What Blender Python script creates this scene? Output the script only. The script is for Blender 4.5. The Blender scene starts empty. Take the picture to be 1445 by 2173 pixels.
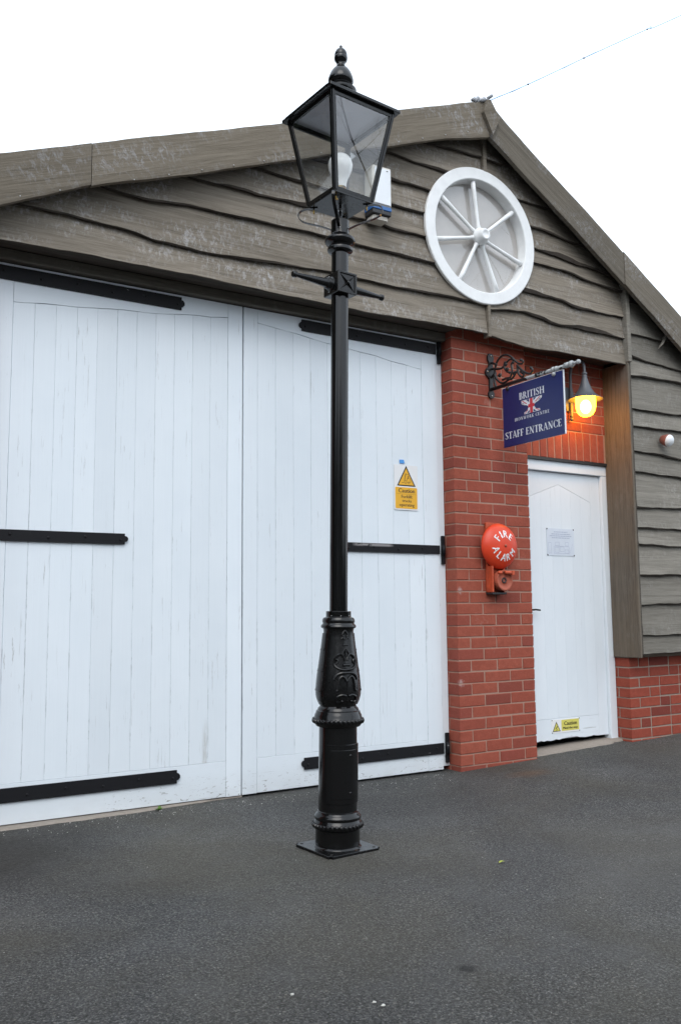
import bpy, bmesh, math, random
from mathutils import Vector, Matrix
random.seed(7)
R = math.radians
scn = bpy.context.scene
COL = scn.collection

# ---------------------------------------------------------------- camera
cam_d = bpy.data.cameras.new('camera'); cam = bpy.data.objects.new('camera', cam_d); COL.objects.link(cam)
cam_d.sensor_fit = 'VERTICAL'; cam_d.sensor_height = 36.0; cam_d.sensor_width = 24.0
cam_d.lens = 1862.1 / 2173.0 * 36.0
cam_d.clip_start = 0.05; cam_d.clip_end = 2000
YAW, PITCH, ROLL = R(31.22), R(6.338), R(-0.521)
fw = Vector((math.sin(YAW) * math.cos(PITCH), math.cos(YAW) * math.cos(PITCH), math.sin(PITCH)))
rt = Vector((math.cos(YAW), -math.sin(YAW), 0)); up = rt.cross(fw)
rt2 = rt * math.cos(ROLL) + up * math.sin(ROLL); up2 = up * math.cos(ROLL) - rt * math.sin(ROLL)
cam.matrix_world = Matrix(((rt2.x, up2.x, -fw.x, 0), (rt2.y, up2.y, -fw.y, 0), (rt2.z, up2.z, -fw.z, 1.0496), (0, 0, 0, 1)))
scn.camera = cam

# ---------------------------------------------------------------- sky, sun, exposure
SUN_EL, SUN_ROT = R(48), R(215)
w = bpy.data.worlds.new('World'); scn.world = w; w.use_nodes = True
nt = w.node_tree; nt.nodes.clear()
out = nt.nodes.new('ShaderNodeOutputWorld'); bg = nt.nodes.new('ShaderNodeBackground')
sky = nt.nodes.new('ShaderNodeTexSky'); sky.sky_type = 'NISHITA'; sky.sun_disc = False
sky.sun_elevation = SUN_EL; sky.sun_rotation = SUN_ROT; sky.air_density = 1.0; sky.dust_density = 4.0; sky.ozone_density = 1.0
hs = nt.nodes.new('ShaderNodeHueSaturation'); hs.inputs['Saturation'].default_value = 0.30
mx = nt.nodes.new('ShaderNodeMix'); mx.data_type = 'RGBA'; mx.inputs['Factor'].default_value = 0.72
mx.inputs['B'].default_value = (8.7, 9.7, 10.9, 1)          # the even cloud cover
nt.links.new(sky.outputs[0], hs.inputs['Color']); nt.links.new(hs.outputs[0], mx.inputs['A'])
nt.links.new(mx.outputs['Result'], bg.inputs[0]); bg.inputs[1].default_value = 0.13
nt.links.new(bg.outputs[0], out.inputs[0])
sd = bpy.data.lights.new('sun', 'SUN'); sd.energy = 0.6; sd.angle = R(40); sd.color = (1, 0.96, 0.9)
so = bpy.data.objects.new('sun', sd); COL.objects.link(so)
sdir = Vector((math.sin(SUN_ROT) * math.cos(SUN_EL), math.cos(SUN_ROT) * math.cos(SUN_EL), math.sin(SUN_EL)))
so.rotation_euler = sdir.to_track_quat('Z', 'Y').to_euler(); so.location = sdir * 30
vs = scn.view_settings; vs.view_transform = 'Standard'; vs.look = 'None'; vs.exposure = 0.65; vs.gamma = 1.0
vs.use_curve_mapping = False
scn.cycles.use_denoising = True
scn.cycles.max_bounces = 10; scn.cycles.transparent_max_bounces = 16

# ---------------------------------------------------------------- helpers
def setp(o, label=None, cat=None, group=None, kind=None):
    if label: o['label'] = label
    if cat: o['category'] = cat
    if group: o['group'] = group
    if kind: o['kind'] = kind
    return o

def empty(name, loc=(0, 0, 0), parent=None):
    o = bpy.data.objects.new(name, None); COL.objects.link(o); o.location = loc; o.parent = parent
    o.empty_display_size = 0.1
    return o

def mesh_obj(name, me, mat, parent=None, loc=(0, 0, 0)):
    o = bpy.data.objects.new(name, me); COL.objects.link(o); o.parent = parent; o.location = loc
    if mat is not None and len(me.materials) == 0: me.materials.append(mat)
    return o

class MB:
    def __init__(s): s.v = []; s.f = []; s.m = []; s.sm = []; s.mi = 0
    def add(s, vs_, fs, smooth=False):
        k = len(s.v); s.v += [tuple(p) for p in vs_]
        for f in fs: s.f.append(tuple(k + i for i in f)); s.m.append(s.mi); s.sm.append(smooth)
        return s
    def box(s, x0, x1, y0, y1, z0, z1, b=0.0):
        if b <= 0:
            s.add([(x0,y0,z0),(x1,y0,z0),(x1,y1,z0),(x0,y1,z0),(x0,y0,z1),(x1,y0,z1),(x1,y1,z1),(x0,y1,z1)],
                  [(0,3,2,1),(4,5,6,7),(0,1,5,4),(1,2,6,5),(2,3,7,6),(3,0,4,7)]); return s
        bm = bmesh.new(); bmesh.ops.create_cube(bm, size=1)
        for v in bm.verts: v.co = Vector(((x0+x1)/2+v.co.x*(x1-x0), (y0+y1)/2+v.co.y*(y1-y0), (z0+z1)/2+v.co.z*(z1-z0)))
        bmesh.ops.bevel(bm, geom=bm.edges[:], offset=b, segments=1, affect='EDGES', profile=0.6)
        s.bm(bm); return s
    def bm(s, bm, smooth=False):
        bm.verts.index_update()
        s.add([v.co[:] for v in bm.verts], [[v.index for v in f.verts] for f in bm.faces], smooth); bm.free()
    def lathe(s, prof, n=32, c=(0, 0, 0), a0=0, a1=2*math.pi, smooth=True, axis='z'):
        full = abs(a1 - a0 - 2*math.pi) < 1e-6; m = n if full else n + 1; V = []
        for r, z in prof:
            for i in range(m):
                a = a0 + (a1 - a0) * i / n
                p = (r*math.cos(a), r*math.sin(a), z)
                if axis == 'y': p = (p[0], -p[2], p[1])       # axis towards -y
                if axis == 'x': p = (p[2], p[0], p[1])
                V.append((c[0]+p[0], c[1]+p[1], c[2]+p[2]))
        F = []
        for j in range(len(prof)-1):
            for i in range(n):
                a, b = j*m+i, j*m+(i+1) % m; F.append((a, b, b+m, a+m))
        s.add(V, F, smooth); return s
    def tube(s, pts, r, n=8, smooth=True, flat=None, closed_caps=True):
        pts = [Vector(p) for p in pts]; rr = r if isinstance(r, (list, tuple)) else [r]*len(pts)
        V = []; prev = None
        for i, p in enumerate(pts):
            t = (pts[min(i+1, len(pts)-1)] - pts[max(i-1, 0)]).normalized()
            if prev is None:
                ref = Vector((0, 0, 1)) if abs(t.z) < 0.9 else Vector((1, 0, 0)); u = t.cross(ref).normalized()
            else: u = (prev - t * prev.dot(t)).normalized()
            prev = u; v = t.cross(u)
            for k in range(n):
                a = 2*math.pi*k/n; ca, sa = math.cos(a), math.sin(a)
                if flat: ca *= flat[0]; sa *= flat[1]
                V.append(p + (u*ca + v*sa)*rr[i])
        F = []
        for i in range(len(pts)-1):
            for k in range(n):
                a, b = i*n+k, i*n+(k+1) % n; F.append((a, b, b+n, a+n))
        if closed_caps: F += [tuple(range(n-1, -1, -1)), tuple(range((len(pts)-1)*n, len(pts)*n))]
        s.add(V, F, smooth); return s
    def sphere(s, c, r, n=12, m=8, sc=(1, 1, 1)):
        bm = bmesh.new(); bmesh.ops.create_uvsphere(bm, u_segments=n, v_segments=m, radius=r)
        for v in bm.verts: v.co = Vector((v.co.x*sc[0]+c[0], v.co.y*sc[1]+c[1], v.co.z*sc[2]+c[2]))
        s.bm(bm, True); return s
    def prism(s, poly, y0, y1):        # polygon in x,z extruded along y (front y0)
        n = len(poly)
        s.add([(x, y0, z) for x, z in poly] + [(x, y1, z) for x, z in poly],
              [tuple(range(n)), tuple(range(2*n-1, n-1, -1))] + [(i, n+i, n+(i+1) % n, (i+1) % n) for i in range(n)]); return s
    def mesh(s, name):
        me = bpy.data.meshes.new(name); me.from_pydata(s.v, [], s.f)
        me.polygons.foreach_set('material_index', s.m); me.polygons.foreach_set('use_smooth', s.sm)
        me.update(); me.validate()
        bm = bmesh.new(); bm.from_mesh(me); bmesh.ops.recalc_face_normals(bm, faces=bm.faces[:]); bm.to_mesh(me); bm.free()
        return me
    def build(s, name, mat, parent=None, loc=(0, 0, 0)):
        me = s.mesh(name)
        for m in (mat if isinstance(mat, (list, tuple)) else [mat]): me.materials.append(m)
        return mesh_obj(name, me, None, parent, loc)

def sharp(o, ang=35):
    me = o.data
    if me.users > 1: return o
    bm = bmesh.new(); bm.from_mesh(me)
    for e in bm.edges:
        if len(e.link_faces) == 2 and e.calc_face_angle(0) > R(ang): e.smooth = False
    bm.to_mesh(me); bm.free(); return o

# ---------------------------------------------------------------- materials
class NT:
    def __init__(s, name, rough=0.6, spec=0.5, metal=0.0):
        s.mat = bpy.data.materials.new(name); s.mat.use_nodes = True; s.t = s.mat.node_tree
        s.b = s.t.nodes['Principled BSDF']; s.b.inputs['Roughness'].default_value = rough
        s.b.inputs['Specular IOR Level'].default_value = spec; s.b.inputs['Metallic'].default_value = metal
    def n(s, typ, **kw):
        nd = s.t.nodes.new('ShaderNode'+typ)
        for k, v in kw.items(): setattr(nd, k, v)
        return nd
    def l(s, a, b): s.t.links.new(a, b)
    def pos(s, rnd=0.0, scale=(1, 1, 1)):
        g = s.n('NewGeometry'); p = g.outputs['Position']
        if rnd:
            oi = s.n('ObjectInfo'); m = s.n('Math', operation='MULTIPLY'); s.l(oi.outputs['Random'], m.inputs[0]); m.inputs[1].default_value = rnd
            a = s.n('VectorMath', operation='ADD'); s.l(p, a.inputs[0]); s.l(m.outputs[0], a.inputs[1]); p = a.outputs[0]
        mp = s.n('VectorMath', operation='MULTIPLY'); s.l(p, mp.inputs[0]); mp.inputs[1].default_value = scale
        return mp.outputs[0]
    def noise(s, vec, scale, detail=4, rough=0.55, dist=0.0):
        nd = s.n('TexNoise'); s.l(vec, nd.inputs['Vector']); nd.inputs['Scale'].default_value = scale
        nd.inputs['Detail'].default_value = detail; nd.inputs['Roughness'].default_value = rough; nd.inputs['Distortion'].default_value = dist
        return nd.outputs['Fac']
    def ramp(s, fac, stops, interp='LINEAR'):
        r = s.n('ValToRGB'); s.l(fac, r.inputs[0]); e = r.color_ramp; e.interpolation = interp
        while len(e.elements) < len(stops): e.elements.new(0.5)
        for el, (p, c) in zip(e.elements, stops):
            el.position = p; el.color = (c if len(c) == 4 else (*c, 1)) if isinstance(c, tuple) else (c, c, c, 1)
        return r.outputs[0]
    def mix(s, fac, a, b, typ='MIX'):
        m = s.n('Mix', data_type='RGBA', blend_type=typ)
        for v, sock in ((fac, 'Factor'), (a, 'A'), (b, 'B')):
            if hasattr(v, 'links'): s.l(v, m.inputs[sock])
            elif sock == 'Factor': m.inputs[sock].default_value = v
            else: m.inputs[sock].default_value = (*v, 1) if len(v) == 3 else v
        return m.outputs['Result']
    def math(s, op, a, b=None, clamp=False):
        m = s.n('Math', operation=op); m.use_clamp = clamp
        for i, v in enumerate((a, b)):
            if v is None: continue
            if hasattr(v, 'links'): s.l(v, m.inputs[i])
            else: m.inputs[i].default_value = v
        return m.outputs[0]
    def rnd(s): return s.n('ObjectInfo').outputs['Random']
    def color(s, c):
        if hasattr(c, 'links'): s.l(c, s.b.inputs['Base Color'])
        else: s.b.inputs['Base Color'].default_value = (*c, 1)
    def bump(s, h, strength=0.3, dist=0.01):
        b = s.n('Bump'); s.l(h, b.inputs['Height']); b.inputs['Strength'].default_value = strength; b.inputs['Distance'].default_value = dist
        s.l(b.outputs[0], s.b.inputs['Normal'])
    def sep(s, axis):
        g = s.n('NewGeometry'); x = s.n('SeparateXYZ'); s.l(g.outputs['Position'], x.inputs[0]); return x.outputs[axis]

def plain(name, c, rough=0.6, spec=0.5, metal=0.0, var=0.0):
    m = NT(name, rough, spec, metal)
    if var:
        f = m.noise(m.pos(3.0), 14, 5, 0.6)
        m.color(m.mix(m.ramp(f, [(0.3, 0.0), (0.7, 1.0)]), tuple(x*(1-var) for x in c), tuple(min(1, x*(1+var)) for x in c)))
        m.bump(m.noise(m.pos(3.0), 90, 3), 0.06, 0.004)
    else: m.color(c)
    return m.mat

def wood_mat(name, along, base, dark, pale, pale_amt=0.5, warm=None, rot=0.0):
    m = NT(name, 0.85, 0.25)
    if rot:
        _p = m.pos
        def pos(rnd=0.0, scale=(1, 1, 1)):
            v = _p(rnd); r_ = m.n('VectorRotate', rotation_type='AXIS_ANGLE'); m.l(v, r_.inputs['Vector']); r_.inputs['Axis'].default_value = (0, 1, 0); r_.inputs['Angle'].default_value = rot
            mp = m.n('VectorMath', operation='MULTIPLY'); m.l(r_.outputs[0], mp.inputs[0]); mp.inputs[1].default_value = scale; return mp.outputs[0]
        m.pos = pos
    sc = {'x': (1.0, 8.0, 26.0), 'z': (26.0, 26.0, 1.0), 'd': (3, 10, 10)}[along]
    p = m.pos(17.0, sc); p2 = m.pos(9.0, (1, 1, 1))
    g1 = m.noise(p, 1.6, 7, 0.65, 1.1); g2 = m.noise(p, 6.0, 4, 0.7, 0.3); big = m.noise(p2, 2.3, 4, 0.6)
    c = m.mix(m.ramp(g1, [(0.30, 0.0), (0.66, 1.0)]), dark, base)
    c = m.mix(m.math('MULTIPLY', m.ramp(g2, [(0.42, 0.0), (0.62, 1.0)]), 0.35), c, tuple(x*1.25 for x in base))
    if warm: c = m.mix(m.ramp(big, [(0.45, 0.0), (0.75, 0.7)]), c, warm)
    # silvery weathered paint left in patches of short streaks
    s1 = {'x': (15.0, 8.0, 8.0), 'z': (15.0, 15.0, 4.0), 'd': (8, 8, 8)}[along]
    st = m.noise(m.pos(31.0, s1), 2.6, 8, 0.80, 0.7); pm = m.noise(m.pos(5.0, (1.0, 1, 2.6)), 2.1, 3, 0.5)
    f = m.math('MULTIPLY', m.ramp(st, [(0.50, 0.0), (0.62, 1.0)]), m.ramp(pm, [(0.44, 0.0), (0.62, 1.0)]))
    c = m.mix(m.math('MULTIPLY', f, pale_amt), c, pale)
    rv = m.math('ADD', m.math('MULTIPLY', m.rnd(), 0.36), 0.82)
    cc = m.n('CombineXYZ')
    for i in range(3): m.l(rv, cc.inputs[i])
    c = m.mix(1.0, c, cc.outputs[0], 'MULTIPLY')
    m.color(c); m.bump(m.math('ADD', g1, m.math('MULTIPLY', g2, 0.6)), 0.55, 0.006)
    return m.mat

M = {}
M['board'] = wood_mat('weathered_board', 'x', (0.222, 0.193, 0.156), (0.105, 0.089, 0.070), (0.43, 0.43, 0.435), 0.7)
M['board_grey'] = wood_mat('grey_board', 'x', (0.214, 0.198, 0.170), (0.130, 0.119, 0.100), (0.33, 0.32, 0.30), 0.45)
M['barge'] = wood_mat('barge_wood', 'x', (0.176, 0.151, 0.118), (0.105, 0.088, 0.066), (0.33, 0.33, 0.34), 0.65, rot=R(21.6))
M['barge_right'] = wood_mat('barge_wood_right', 'x', (0.160, 0.140, 0.112), (0.095, 0.081, 0.063), (0.33, 0.33, 0.34), 0.65, rot=R(-32))
M['post'] = wood_mat('post_wood', 'z', (0.165, 0.140, 0.112), (0.080, 0.066, 0.052), (0.24, 0.22, 0.19), 0.3, (0.17, 0.128, 0.085))
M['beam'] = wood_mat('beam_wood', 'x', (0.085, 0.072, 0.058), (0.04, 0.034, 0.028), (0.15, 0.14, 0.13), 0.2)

def paint_mat(name, axis_scale, crack=1.0, flakes=True, edge=False):
    m = NT(name, 0.5, 0.4)
    base = m.mix(m.ramp(m.noise(m.pos(4.0), 1.7, 4, 0.6), [(0.3, 0.0), (0.7, 1.0)]), (0.745, 0.805, 0.855), (0.795, 0.85, 0.895))
    rv = m.math('ADD', m.math('MULTIPLY', m.rnd(), 0.06), 0.95)
    cc = m.n('CombineXYZ')
    for i in range(3): m.l(rv, cc.inputs[i])
    base = m.mix(1.0, base, cc.outputs[0], 'MULTIPLY')
    # hairline cracks and flaked slivers along the grain, in patches
    cr = m.noise(m.pos(23.0, axis_scale), 3.0, 6, 0.7, 0.6)
    line = m.ramp(cr, [(0.345, 1.0), (0.375, 0.0)])
    patch = m.ramp(m.noise(m.pos(11.0, (1.5, 1, 0.9)), 2.3, 3, 0.6), [(0.46, 0.0), (0.60, 1.0)])
    f = m.math('MULTIPLY', m.math('MULTIPLY', line, patch), crack)
    c = m.mix(f, base, (0.30, 0.30, 0.29))
    if edge:
        px_, pz_ = m.sep('X'), m.sep('Z')
        stn = m.math('MULTIPLY', m.math('MULTIPLY', m.ramp(m.math('ABSOLUTE', m.math('SUBTRACT', px_, 1.936)), [(0.006, 1.0), (0.024, 0.0)]), m.ramp(m.math('MULTIPLY', pz_, 1.0), [(0.34, 1.0), (0.46, 0.0)])), m.ramp(m.noise(m.pos(0.0, (30, 30, 3)), 2.0, 5, 0.7), [(0.40, 0.0), (0.58, 1.0)]))
        c = m.mix(m.math('MULTIPLY', stn, 0.6), c, (0.36, 0.35, 0.31))
        tc = m.n('TexCoord'); sx = m.n('SeparateXYZ'); m.l(tc.outputs['Generated'], sx.inputs[0])
        ed = m.ramp(m.math('ABSOLUTE', m.math('SUBTRACT', sx.outputs[0], 0.5)), [(0.455, 0.0), (0.492, 1.0)])
        en = m.ramp(m.noise(m.pos(3.0, (6, 6, 2.2)), 2.6, 6, 0.75), [(0.53, 0.0), (0.60, 1.0)])
        zz = m.sep('Z'); low = m.ramp(m.math('MULTIPLY', zz, 0.36), [(0.10, 1.0), (0.75, 0.45)])
        c = m.mix(m.math('MULTIPLY', m.math('MULTIPLY', ed, en), m.math('MULTIPLY', low, 0.5)), c, (0.30, 0.32, 0.34))
    if flakes:
        fl = m.noise(m.pos(0.0, (9, 9, 26)), 3.2, 5, 0.7, 0.8); z = m.sep('Z')
        zone = m.ramp(z, [(0.03, 1.0), (0.17, 0.0)])
        side = m.ramp(m.noise(m.pos(0.0, (1, 1, 1)), 1.6, 2), [(0.42, 0.0), (0.55, 1.0)])
        g = m.math('MULTIPLY', m.math('MULTIPLY', m.ramp(fl, [(0.60, 0.0), (0.64, 1.0)]), zone), side)
        c = m.mix(g, c, (0.22, 0.215, 0.205))
        dirt = m.math('MULTIPLY', m.ramp(z, [(0.02, 0.35), (0.16, 0.0)]), m.noise(m.pos(0.0), 9, 4))
        c = m.mix(dirt, c, (0.40, 0.37, 0.32))
    m.color(c); m.bump(m.math('ADD', m.noise(m.pos(7.0, axis_scale), 1.5, 5, 0.6), m.math('MULTIPLY', f, -1.5)), 0.16, 0.004)
    return m.mat
M['white_v'] = paint_mat('white_paint_upright', (34, 34, 1.3), 0.55, True, True)
M['white_h'] = paint_mat('white_paint_level', (1.3, 34, 34), 0.55)
M['white_window'] = plain('window_paint', (0.80, 0.81, 0.81), 0.5, var=0.05)
M['white_clean'] = paint_mat('white_paint_clean', (30, 30, 1.2), 0.25, False)

def brick_mat(name, c1, c2, c3):
    m = NT(name, 0.88, 0.25)
    r = m.rnd(); c = m.ramp(r, [(0.0, c3), (0.16, c1), (0.5, c2), (0.8, c1), (1.0, tuple(x*0.82 for x in c3))])
    f = m.noise(m.pos(13.0), 26, 6, 0.7); f2 = m.noise(m.pos(13.0), 120, 3, 0.7)
    c = m.mix(m.ramp(f, [(0.35, 0.55), (0.70, 0.0)]), c, tuple(x*0.66 for x in c1))
    c = m.mix(m.math('MULTIPLY', m.ramp(f2, [(0.60, 0.0), (0.72, 1.0)]), 0.35), c, (0.46, 0.22, 0.16))
    pl = m.ramp(m.noise(m.pos(0.0), 4.5, 5, 0.75), [(0.64, 0.0), (0.76, 0.30)])
    c = m.mix(pl, c, (0.42, 0.33, 0.29))
    for bx, by, bz, r0 in ((3.675, 4.56, 1.165, 0.024), (3.668, 4.56, 0.565, 0.028)):
        d = m.n('VectorMath', operation='SUBTRACT'); m.l(m.pos(), d.inputs[0]); d.inputs[1].default_value = (bx, by, bz)
        ln = m.n('VectorMath', operation='LENGTH'); m.l(d.outputs[0], ln.inputs[0])
        dd = m.math('ADD', ln.outputs['Value'], m.math('MULTIPLY', m.math('SUBTRACT', m.noise(m.pos(), 45, 6, 0.8), 0.5), r0*3.2))
        c = m.mix(m.math('MULTIPLY', m.ramp(dd, [(r0*0.3, 1.0), (r0, 0.0)]), 0.5), c, (0.52, 0.44, 0.42))     # old paint smears
    m.color(c); m.bump(m.math('ADD', f, m.math('MULTIPLY', f2, 0.5)), 0.45, 0.005)
    return m.mat
M['brick'] = brick_mat('pillar_brick', (0.330, 0.080, 0.051), (0.365, 0.096, 0.060), (0.265, 0.066, 0.050))
M['brick2'] = brick_mat('plinth_brick', (0.305, 0.064, 0.040), (0.34, 0.074, 0.044), (0.19, 0.042, 0.034))
def mortar_mat(name, a, b):
    m = NT(name, 0.95, 0.1); f = m.noise(m.pos(), 60, 5, 0.7)
    m.color(m.mix(f, a, b)); m.bump(m.noise(m.pos(), 260, 3), 0.5, 0.003); return m.mat
M['mortar'] = mortar_mat('pink_mortar', (0.31, 0.175, 0.13), (0.42, 0.265, 0.21))
M['mortar2'] = mortar_mat('grey_mortar', (0.27, 0.21, 0.17), (0.38, 0.31, 0.26))
M['concrete'] = mortar_mat('concrete_sill', (0.20, 0.175, 0.15), (0.36, 0.32, 0.28))

def asphalt():
    m = NT('asphalt', 0.72, 0.4)
    p = m.pos()
    fine = m.noise(p, 110, 5, 0.8); mid = m.noise(p, 38, 4, 0.6); big = m.noise(p, 0.9, 5, 0.6, 0.6); big2 = m.noise(p, 2.6, 5, 0.65)
    vo = m.n('TexVoronoi'); m.l(p, vo.inputs['Vector']); vo.inputs['Scale'].default_value = 95
    sepc = m.n('SeparateColor'); m.l(vo.outputs['Color'], sepc.inputs[0])
    c = m.ramp(fine, [(0.37, (0.020, 0.021, 0.0215)), (0.50, (0.060, 0.061, 0.061)), (0.63, (0.165, 0.162, 0.152))])
    v2 = m.n('TexVoronoi'); m.l(p, v2.inputs['Vector']); v2.inputs['Scale'].default_value = 215
    s2_ = m.n('SeparateColor'); m.l(v2.outputs['Color'], s2_.inputs[0])
    k2 = m.math('ADD', m.math('MULTIPLY', m.math('POWER', s2_.outputs[1], 1.6), 1.55), 0.44); c3 = m.n('CombineXYZ')
    for i_ in range(3): m.l(k2, c3.inputs[i_])
    c = m.mix(1.0, c, c3.outputs[0], 'MULTIPLY')
    chip = m.math('MULTIPLY', m.ramp(sepc.outputs[0], [(0.86, 0.0), (0.95, 1.0)]), m.ramp(vo.outputs['Distance'], [(0.25, 1.0), (0.45, 0.0)]))
    c = m.mix(m.math('MULTIPLY', chip, 0.85), c, (0.24, 0.225, 0.20))
    c = m.mix(m.math('MULTIPLY', m.ramp(big, [(0.40, 0.0), (0.64, 1.0)]), 0.55), c, (0.068, 0.061, 0.042))      # mossy film
    c = m.mix(m.math('MULTIPLY', m.ramp(big2, [(0.50, 0.0), (0.70, 1.0)]), 0.42), c, (0.100, 0.101, 0.102))   # dusty worn patches
    huge = m.ramp(m.noise(p, 0.85, 6, 0.66, 0.5), [(0.30, 0.66), (0.50, 0.97), (0.70, 1.32)]); c = m.mix(1.0, c, huge, 'MULTIPLY')   # worn and re-laid areas
    # darker damp stain with leaf dirt by the left leaf, small oil spot, rust smear by the pillar
    def blob(x, y, r0, r1, sx=1.0, sy=1.0):
        d = m.n('VectorMath', operation='SUBTRACT'); m.l(p, d.inputs[0]); d.inputs[1].default_value = (x, y, 0)
        s2 = m.n('VectorMath', operation='MULTIPLY'); m.l(d.outputs[0], s2.inputs[0]); s2.inputs[1].default_value = (sx, sy, 0)
        ln = m.n('VectorMath', operation='LENGTH'); m.l(s2.outputs[0], ln.inputs[0])
        dd = m.math('ADD', ln.outputs['Value'], m.math('MULTIPLY', m.math('SUBTRACT', m.noise(p, 7, 5, 0.7), 0.5), r1*0.9))
        return m.ramp(dd, [(r0, 1.0), (r1, 0.0)])
    c = m.mix(m.math('MULTIPLY', blob(0.72, 4.15, 0.22, 0.62, 1.0, 1.0), 0.72), c, (0.022, 0.021, 0.018))
    c = m.mix(m.math('MULTIPLY', blob(1.7063, 2.1263, 0.016, 0.034, 1, 1), 0.85), c, (0.014, 0.014, 0.014))
    c = m.mix(m.math('MULTIPLY', blob(3.95, 4.24, 0.05, 0.22, 1.0, 1.9), 0.40), c, (0.15, 0.075, 0.032))
    c = m.mix(m.math('MULTIPLY', blob(3.0, 2.5, 0.2, 0.9, 0.7, 1.0), 0.22), c, (0.12, 0.12, 0.12))
    m.color(c)
    m.l(m.ramp(mid, [(0.3, 0.62), (0.7, 0.82)]), m.b.inputs['Roughness'])
    h = m.math('ADD', m.math('MULTIPLY', fine, 0.8), m.math('ADD', m.math('MULTIPLY', mid, 0.5), m.math('MULTIPLY', vo.outputs['Distance'], -0.5)))
    m.bump(h, 1.0, 0.012)
    return m.mat
M['asphalt'] = asphalt()

def black_paint(name, rough, c=0.010):
    m = NT(name, rough, 0.44); f = m.noise(m.pos(2.0), 40, 5, 0.6)
    m.color((c, c*1.02, c*1.08)); m.l(m.ramp(f, [(0.3, rough*0.8), (0.7, rough*1.25)]), m.b.inputs['Roughness'])
    m.bump(m.noise(m.pos(2.0), 160, 3, 0.6), 0.05, 0.002); return m.mat
M['black'] = black_paint('black_gloss_paint', 0.15, 0.004)
M['black_cast'] = black_paint('black_cast_paint', 0.24, 0.004)
def strap_mat():
    m = NT('strap_black', 0.55, 0.18); f = m.noise(m.pos(5.0, (1, 1, 2.5)), 13, 6, 0.75)
    k = m.ramp(f, [(0.66, 0.0), (0.70, 0.8)])
    zx = m.sep('X'); zz = m.sep('Z')
    sc_ = m.math('MULTIPLY', m.math('MULTIPLY', m.ramp(m.math('ABSOLUTE', m.math('SUBTRACT', zx, 3.06)), [(0.12, 1.0), (0.16, 0.0)]), m.ramp(m.math('ABSOLUTE', m.math('SUBTRACT', zz, 1.456)), [(0.005, 1.0), (0.010, 0.0)])), m.ramp(m.noise(m.pos(0.0, (1, 1, 3)), 16, 4, 0.6), [(0.36, 0.0), (0.42, 1.0)]))
    k = m.math('MAXIMUM', k, m.math('MULTIPLY', sc_, 0.8))
    m.color(m.mix(k, (0.012, 0.012, 0.014), (0.34, 0.32, 0.32))); m.bump(m.noise(m.pos(), 70, 4), 0.15, 0.003); return m.mat
M['strap'] = strap_mat()
def flaked_black():
    m = NT('flaked_black_paint', 0.5, 0.4); f = m.noise(m.pos(), 9, 4, 0.6); y = m.sep('Y')
    k = m.ramp(m.math('ADD', f, m.math('MULTIPLY', m.math('SUBTRACT', 4.06, y), 0.62)), [(0.50, 0.0), (0.53, 1.0)])
    m.color(m.mix(k, (0.014, 0.014, 0.015), (0.40, 0.42, 0.43))); m.bump(f, 0.2, 0.003); return m.mat
M['flaked'] = flaked_black()
M['iron'] = plain('bracket_iron', (0.013, 0.013, 0.014), 0.45, var=0.3)
M['lead'] = plain('lead_flashing', (0.30, 0.31, 0.33), 0.5, var=0.4)
M['brass'] = plain('brass', (0.55, 0.38, 0.12), 0.3, metal=1.0)
M['steel'] = plain('bare_steel', (0.5, 0.5, 0.5), 0.3, metal=1.0)
M['lampgrey'] = plain('lamp_grey', (0.085, 0.09, 0.10), 0.42, var=0.15)
M['red'] = plain('fire_red', (0.66, 0.048, 0.012), 0.42, var=0.08)
M['red_old'] = plain('faded_red', (0.50, 0.078, 0.028), 0.6, var=0.3)
M['redrust'] = plain('worn_red_metal', (0.36, 0.085, 0.045), 0.6, var=0.35)
M['white'] = plain('white_print', (0.80, 0.80, 0.80), 0.5)
M['white_plastic'] = plain('white_plastic', (0.76, 0.79, 0.82), 0.35, var=0.03)
M['cream_plastic'] = plain('cream_plastic', (0.66, 0.63, 0.57), 0.4, var=0.08)
M['blue_lens'] = plain('blue_lens', (0.03, 0.13, 0.36), 0.2)
M['darkgrey'] = plain('dark_plastic', (0.02, 0.021, 0.023), 0.5)
M['yellow'] = plain('sign_yellow', (0.80, 0.42, 0.018), 0.4, var=0.04)
M['yellow2'] = plain('faded_yellow', (0.66, 0.60, 0.13), 0.5, var=0.05)
M['ink'] = plain('black_ink', (0.015, 0.013, 0.012), 0.5)
M['ink_brown'] = plain('brown_ink', (0.06, 0.032, 0.012), 0.5)
M['navy'] = plain('sign_navy', (0.0125, 0.020, 0.115), 0.28, var=0.05)
M['sign_white'] = plain('sign_lettering', (0.72, 0.75, 0.80), 0.4)
M['sign_red'] = plain('sign_red', (0.58, 0.03, 0.045), 0.4)
M['paper'] = plain('paper', (0.66, 0.72, 0.80), 0.4, var=0.03)
M['paper_ink'] = plain('faded_print', (0.40, 0.45, 0.58), 0.5)
M['tape'] = plain('blue_tape', (0.07, 0.31, 0.72), 0.4)
M['pir_body'] = plain('terracotta_plastic', (0.26, 0.085, 0.06), 0.5, var=0.15)
M['wire'] = plain('blue_wire', (0.30, 0.52, 0.78), 0.5)
M['leaf'] = plain('green_leaf', (0.10, 0.20, 0.03), 0.6)
M['leaf_yellow'] = plain('yellowed_leaf', (0.33, 0.38, 0.06), 0.6)
M['stone'] = plain('pale_grit', (0.42, 0.41, 0.38), 0.8, var=0.3)
M['added_hedge'] = plain('added_hedge_leaves', (0.035, 0.045, 0.022), 0.8)
M['bark_edge'] = plain('bark_edge', (0.040, 0.031, 0.024), 0.95, var=0.4)
M['chip'] = plain('pale_chip', (0.55, 0.54, 0.50), 0.8)
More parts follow.
